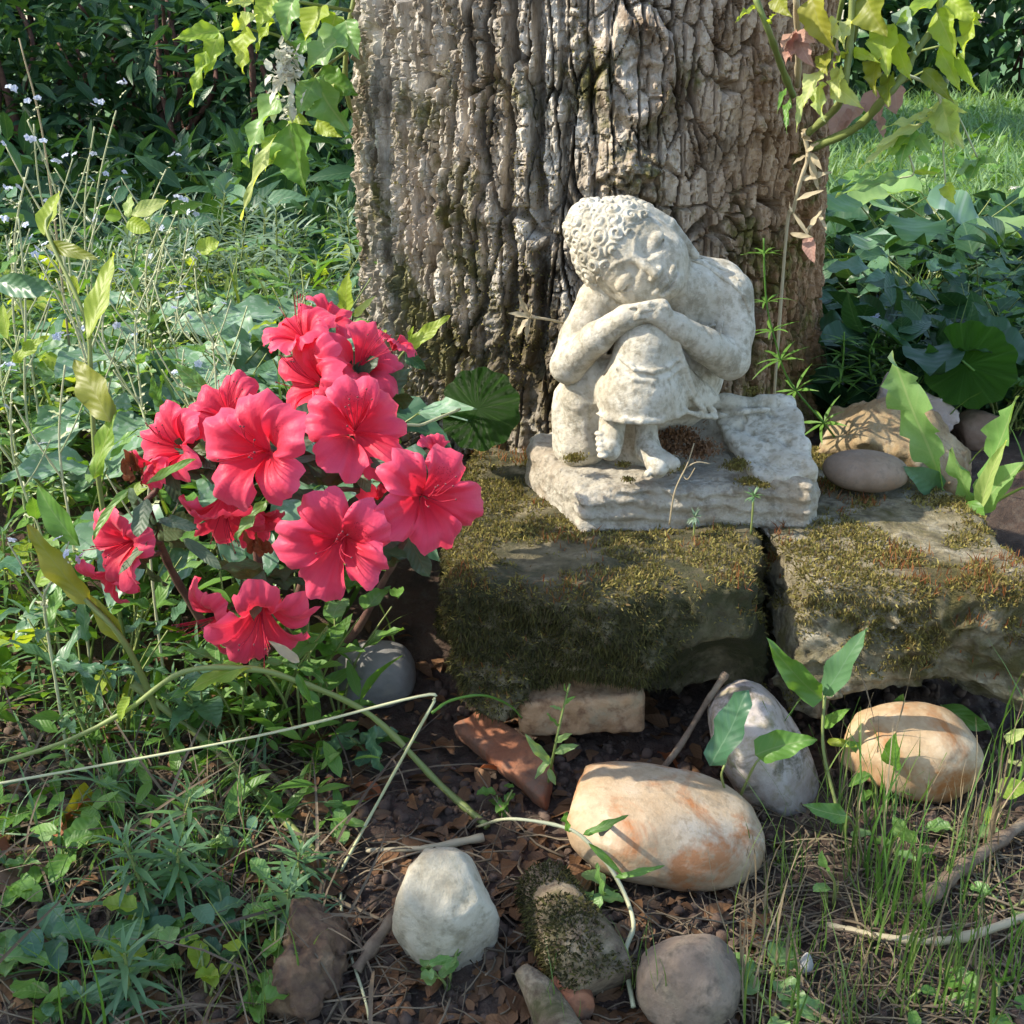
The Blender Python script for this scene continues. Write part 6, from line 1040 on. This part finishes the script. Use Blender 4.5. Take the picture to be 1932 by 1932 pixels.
# lawn blades
g = np.random.default_rng(41); n = 26000; Y = 1.7+3.6*g.random(n)**1.6; X = g.uniform(-.02, .65, n)*Y*1.0; P = np.stack([X, Y, gz(X, Y)+.004], -1)
stuff_leaves('lawn_grass', 'short mown grass blades of the lawn', 'grass', P, dirs(n, 35, 85, g), UPZ(n), g.uniform(.02, .05, n)*(.8+.25*Y), 'grass', 'lawn', .09, .7, (2, 1))
n = 1500; Y = 1.9+3.0*g.random(n); X = g.uniform(.1, .6, n)*Y; P = np.stack([X, Y, gz(X, Y)+.03*g.random(n)], -1)
stuff_leaves('lawn_clover', 'clover leaves growing through the lawn', 'clover', P, dirs(n, -10, 40, g), UPZ(n)+.4*g.normal(size=(n, 3)), g.uniform(.02, .04, n), 'oval', 'mid', .8, .2, (4, 2))
for k in range(7): Y = random.uniform(1.6, 2.6); X = random.uniform(.36, .45)*Y; o = thing('daisy', 'tiny white daisy in the lawn', 'flower', (X, Y, g_at(X, Y)), 'daisies in the lawn'); stem(o, [np.array(o.location), np.array(o.location)+np.array([0, 0, .05])], .001, .001); [leaf(o, 'oval', 'white_petal', np.array(o.location)+np.array([0, 0, .05]), rdir(-10, 30, j*.63), .011, W=.4, name='petal') for j in range(10)]
# dark shrubs beyond
def shrub(x, y, w, d, h, nl, mats, label, name='background_shrub', L=(.05, .09), seed=0, group=None, lowz=.0, shape='ovate'):
    g = np.random.default_rng(seed); b = np.array([x, y, g_at(x, y)]); o = thing(name, label, 'shrub', b, group); fr = []
    for k in range(7): a = g.uniform(0, 6.28); tp = b+np.array([math.cos(a)*w*.3*g.random(), math.sin(a)*d*.3*g.random(), h*g.uniform(.6, .95)]); stem(o, [b+g.normal(size=3)*np.array([.06, .06, 0]), (b+tp)/2+g.normal(size=3)*.05, tp], .008, .003, 'redstem', 5)
    for j, mt in enumerate(mats):
        n = nl//len(mats); u = g.normal(size=(n, 3)); u /= np.linalg.norm(u, axis=1)[:, None]; rad = g.random(n)**.38; P = u*rad[:, None]*np.array([w/2, d/2, h/2]); P[:, 2] += h/2+lowz
        P *= (1+.25*fbm(P[:, 0]*3/w+seed, P[:, 1]*3/d, P[:, 2]*3/h, 2, seed))[:, None]; P[:, 2] = np.maximum(P[:, 2], .01); out = u*np.array([1, 1, .6])
        stuff_leaves('crown', None, None, P+b, out+.7*g.normal(size=(n, 3))+np.array([0, 0, -.15]), UPZ(n)+.6*g.normal(size=(n, 3)), g.uniform(*L, n), shape, mt, None, .5, (4, 2), root=o, kind=None)
    return o
sl = 'tall dark green shrub in the shade beyond the flower bed'
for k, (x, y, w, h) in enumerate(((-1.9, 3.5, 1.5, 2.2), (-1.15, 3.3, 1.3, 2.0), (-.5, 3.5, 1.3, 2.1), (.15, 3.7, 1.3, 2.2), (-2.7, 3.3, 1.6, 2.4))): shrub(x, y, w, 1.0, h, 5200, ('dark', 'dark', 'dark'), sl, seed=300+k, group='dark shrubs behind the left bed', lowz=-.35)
sl2 = 'low dark leafy plant in the shade under the tall shrubs'
for k in range(10): shrub(-1.45+k*.17, 2.25+.35*random.random(), .38, .34, .40, 420, ('dark', 'dark'), sl2, 'leafy_undergrowth', (.04, .075), 320+k, 'undergrowth behind the left bed', shape='lance')
sl3 = 'dark green hedge shrub at the far end of the lawn'
for k, (x, y, w, h) in enumerate(((1.25, 5.4, 1.5, 2.0), (2.15, 5.2, 1.6, 2.1), (3.1, 5.3, 1.6, 2.2), (4.1, 5.2, 1.7, 2.2), (.5, 5.6, 1.5, 2.0))): shrub(x, y, w, 1.2, h, 4600, ('dark', 'dark', 'blue'), sl3, 'hedge_shrub', (.05, .10), 340+k, 'hedge beyond the lawn', lowz=-.4)
# shrubs added out of view on the left to shade foreground and background
shrub(-1.35, .06, .80, 1.06, 1.55, 2900, ('mid', 'dark'), 'dense leafy shrub added out of view on the left to shade the stones', 'shade_shrub', (.05, .09), 360)
shrub(-3.4, 1.9, 1.4, 1.2, 2.6, 3000, ('mid', 'dark'), 'tall leafy shrub added out of view on the far left to shade the background', 'shade_shrub', (.06, .1), 361)
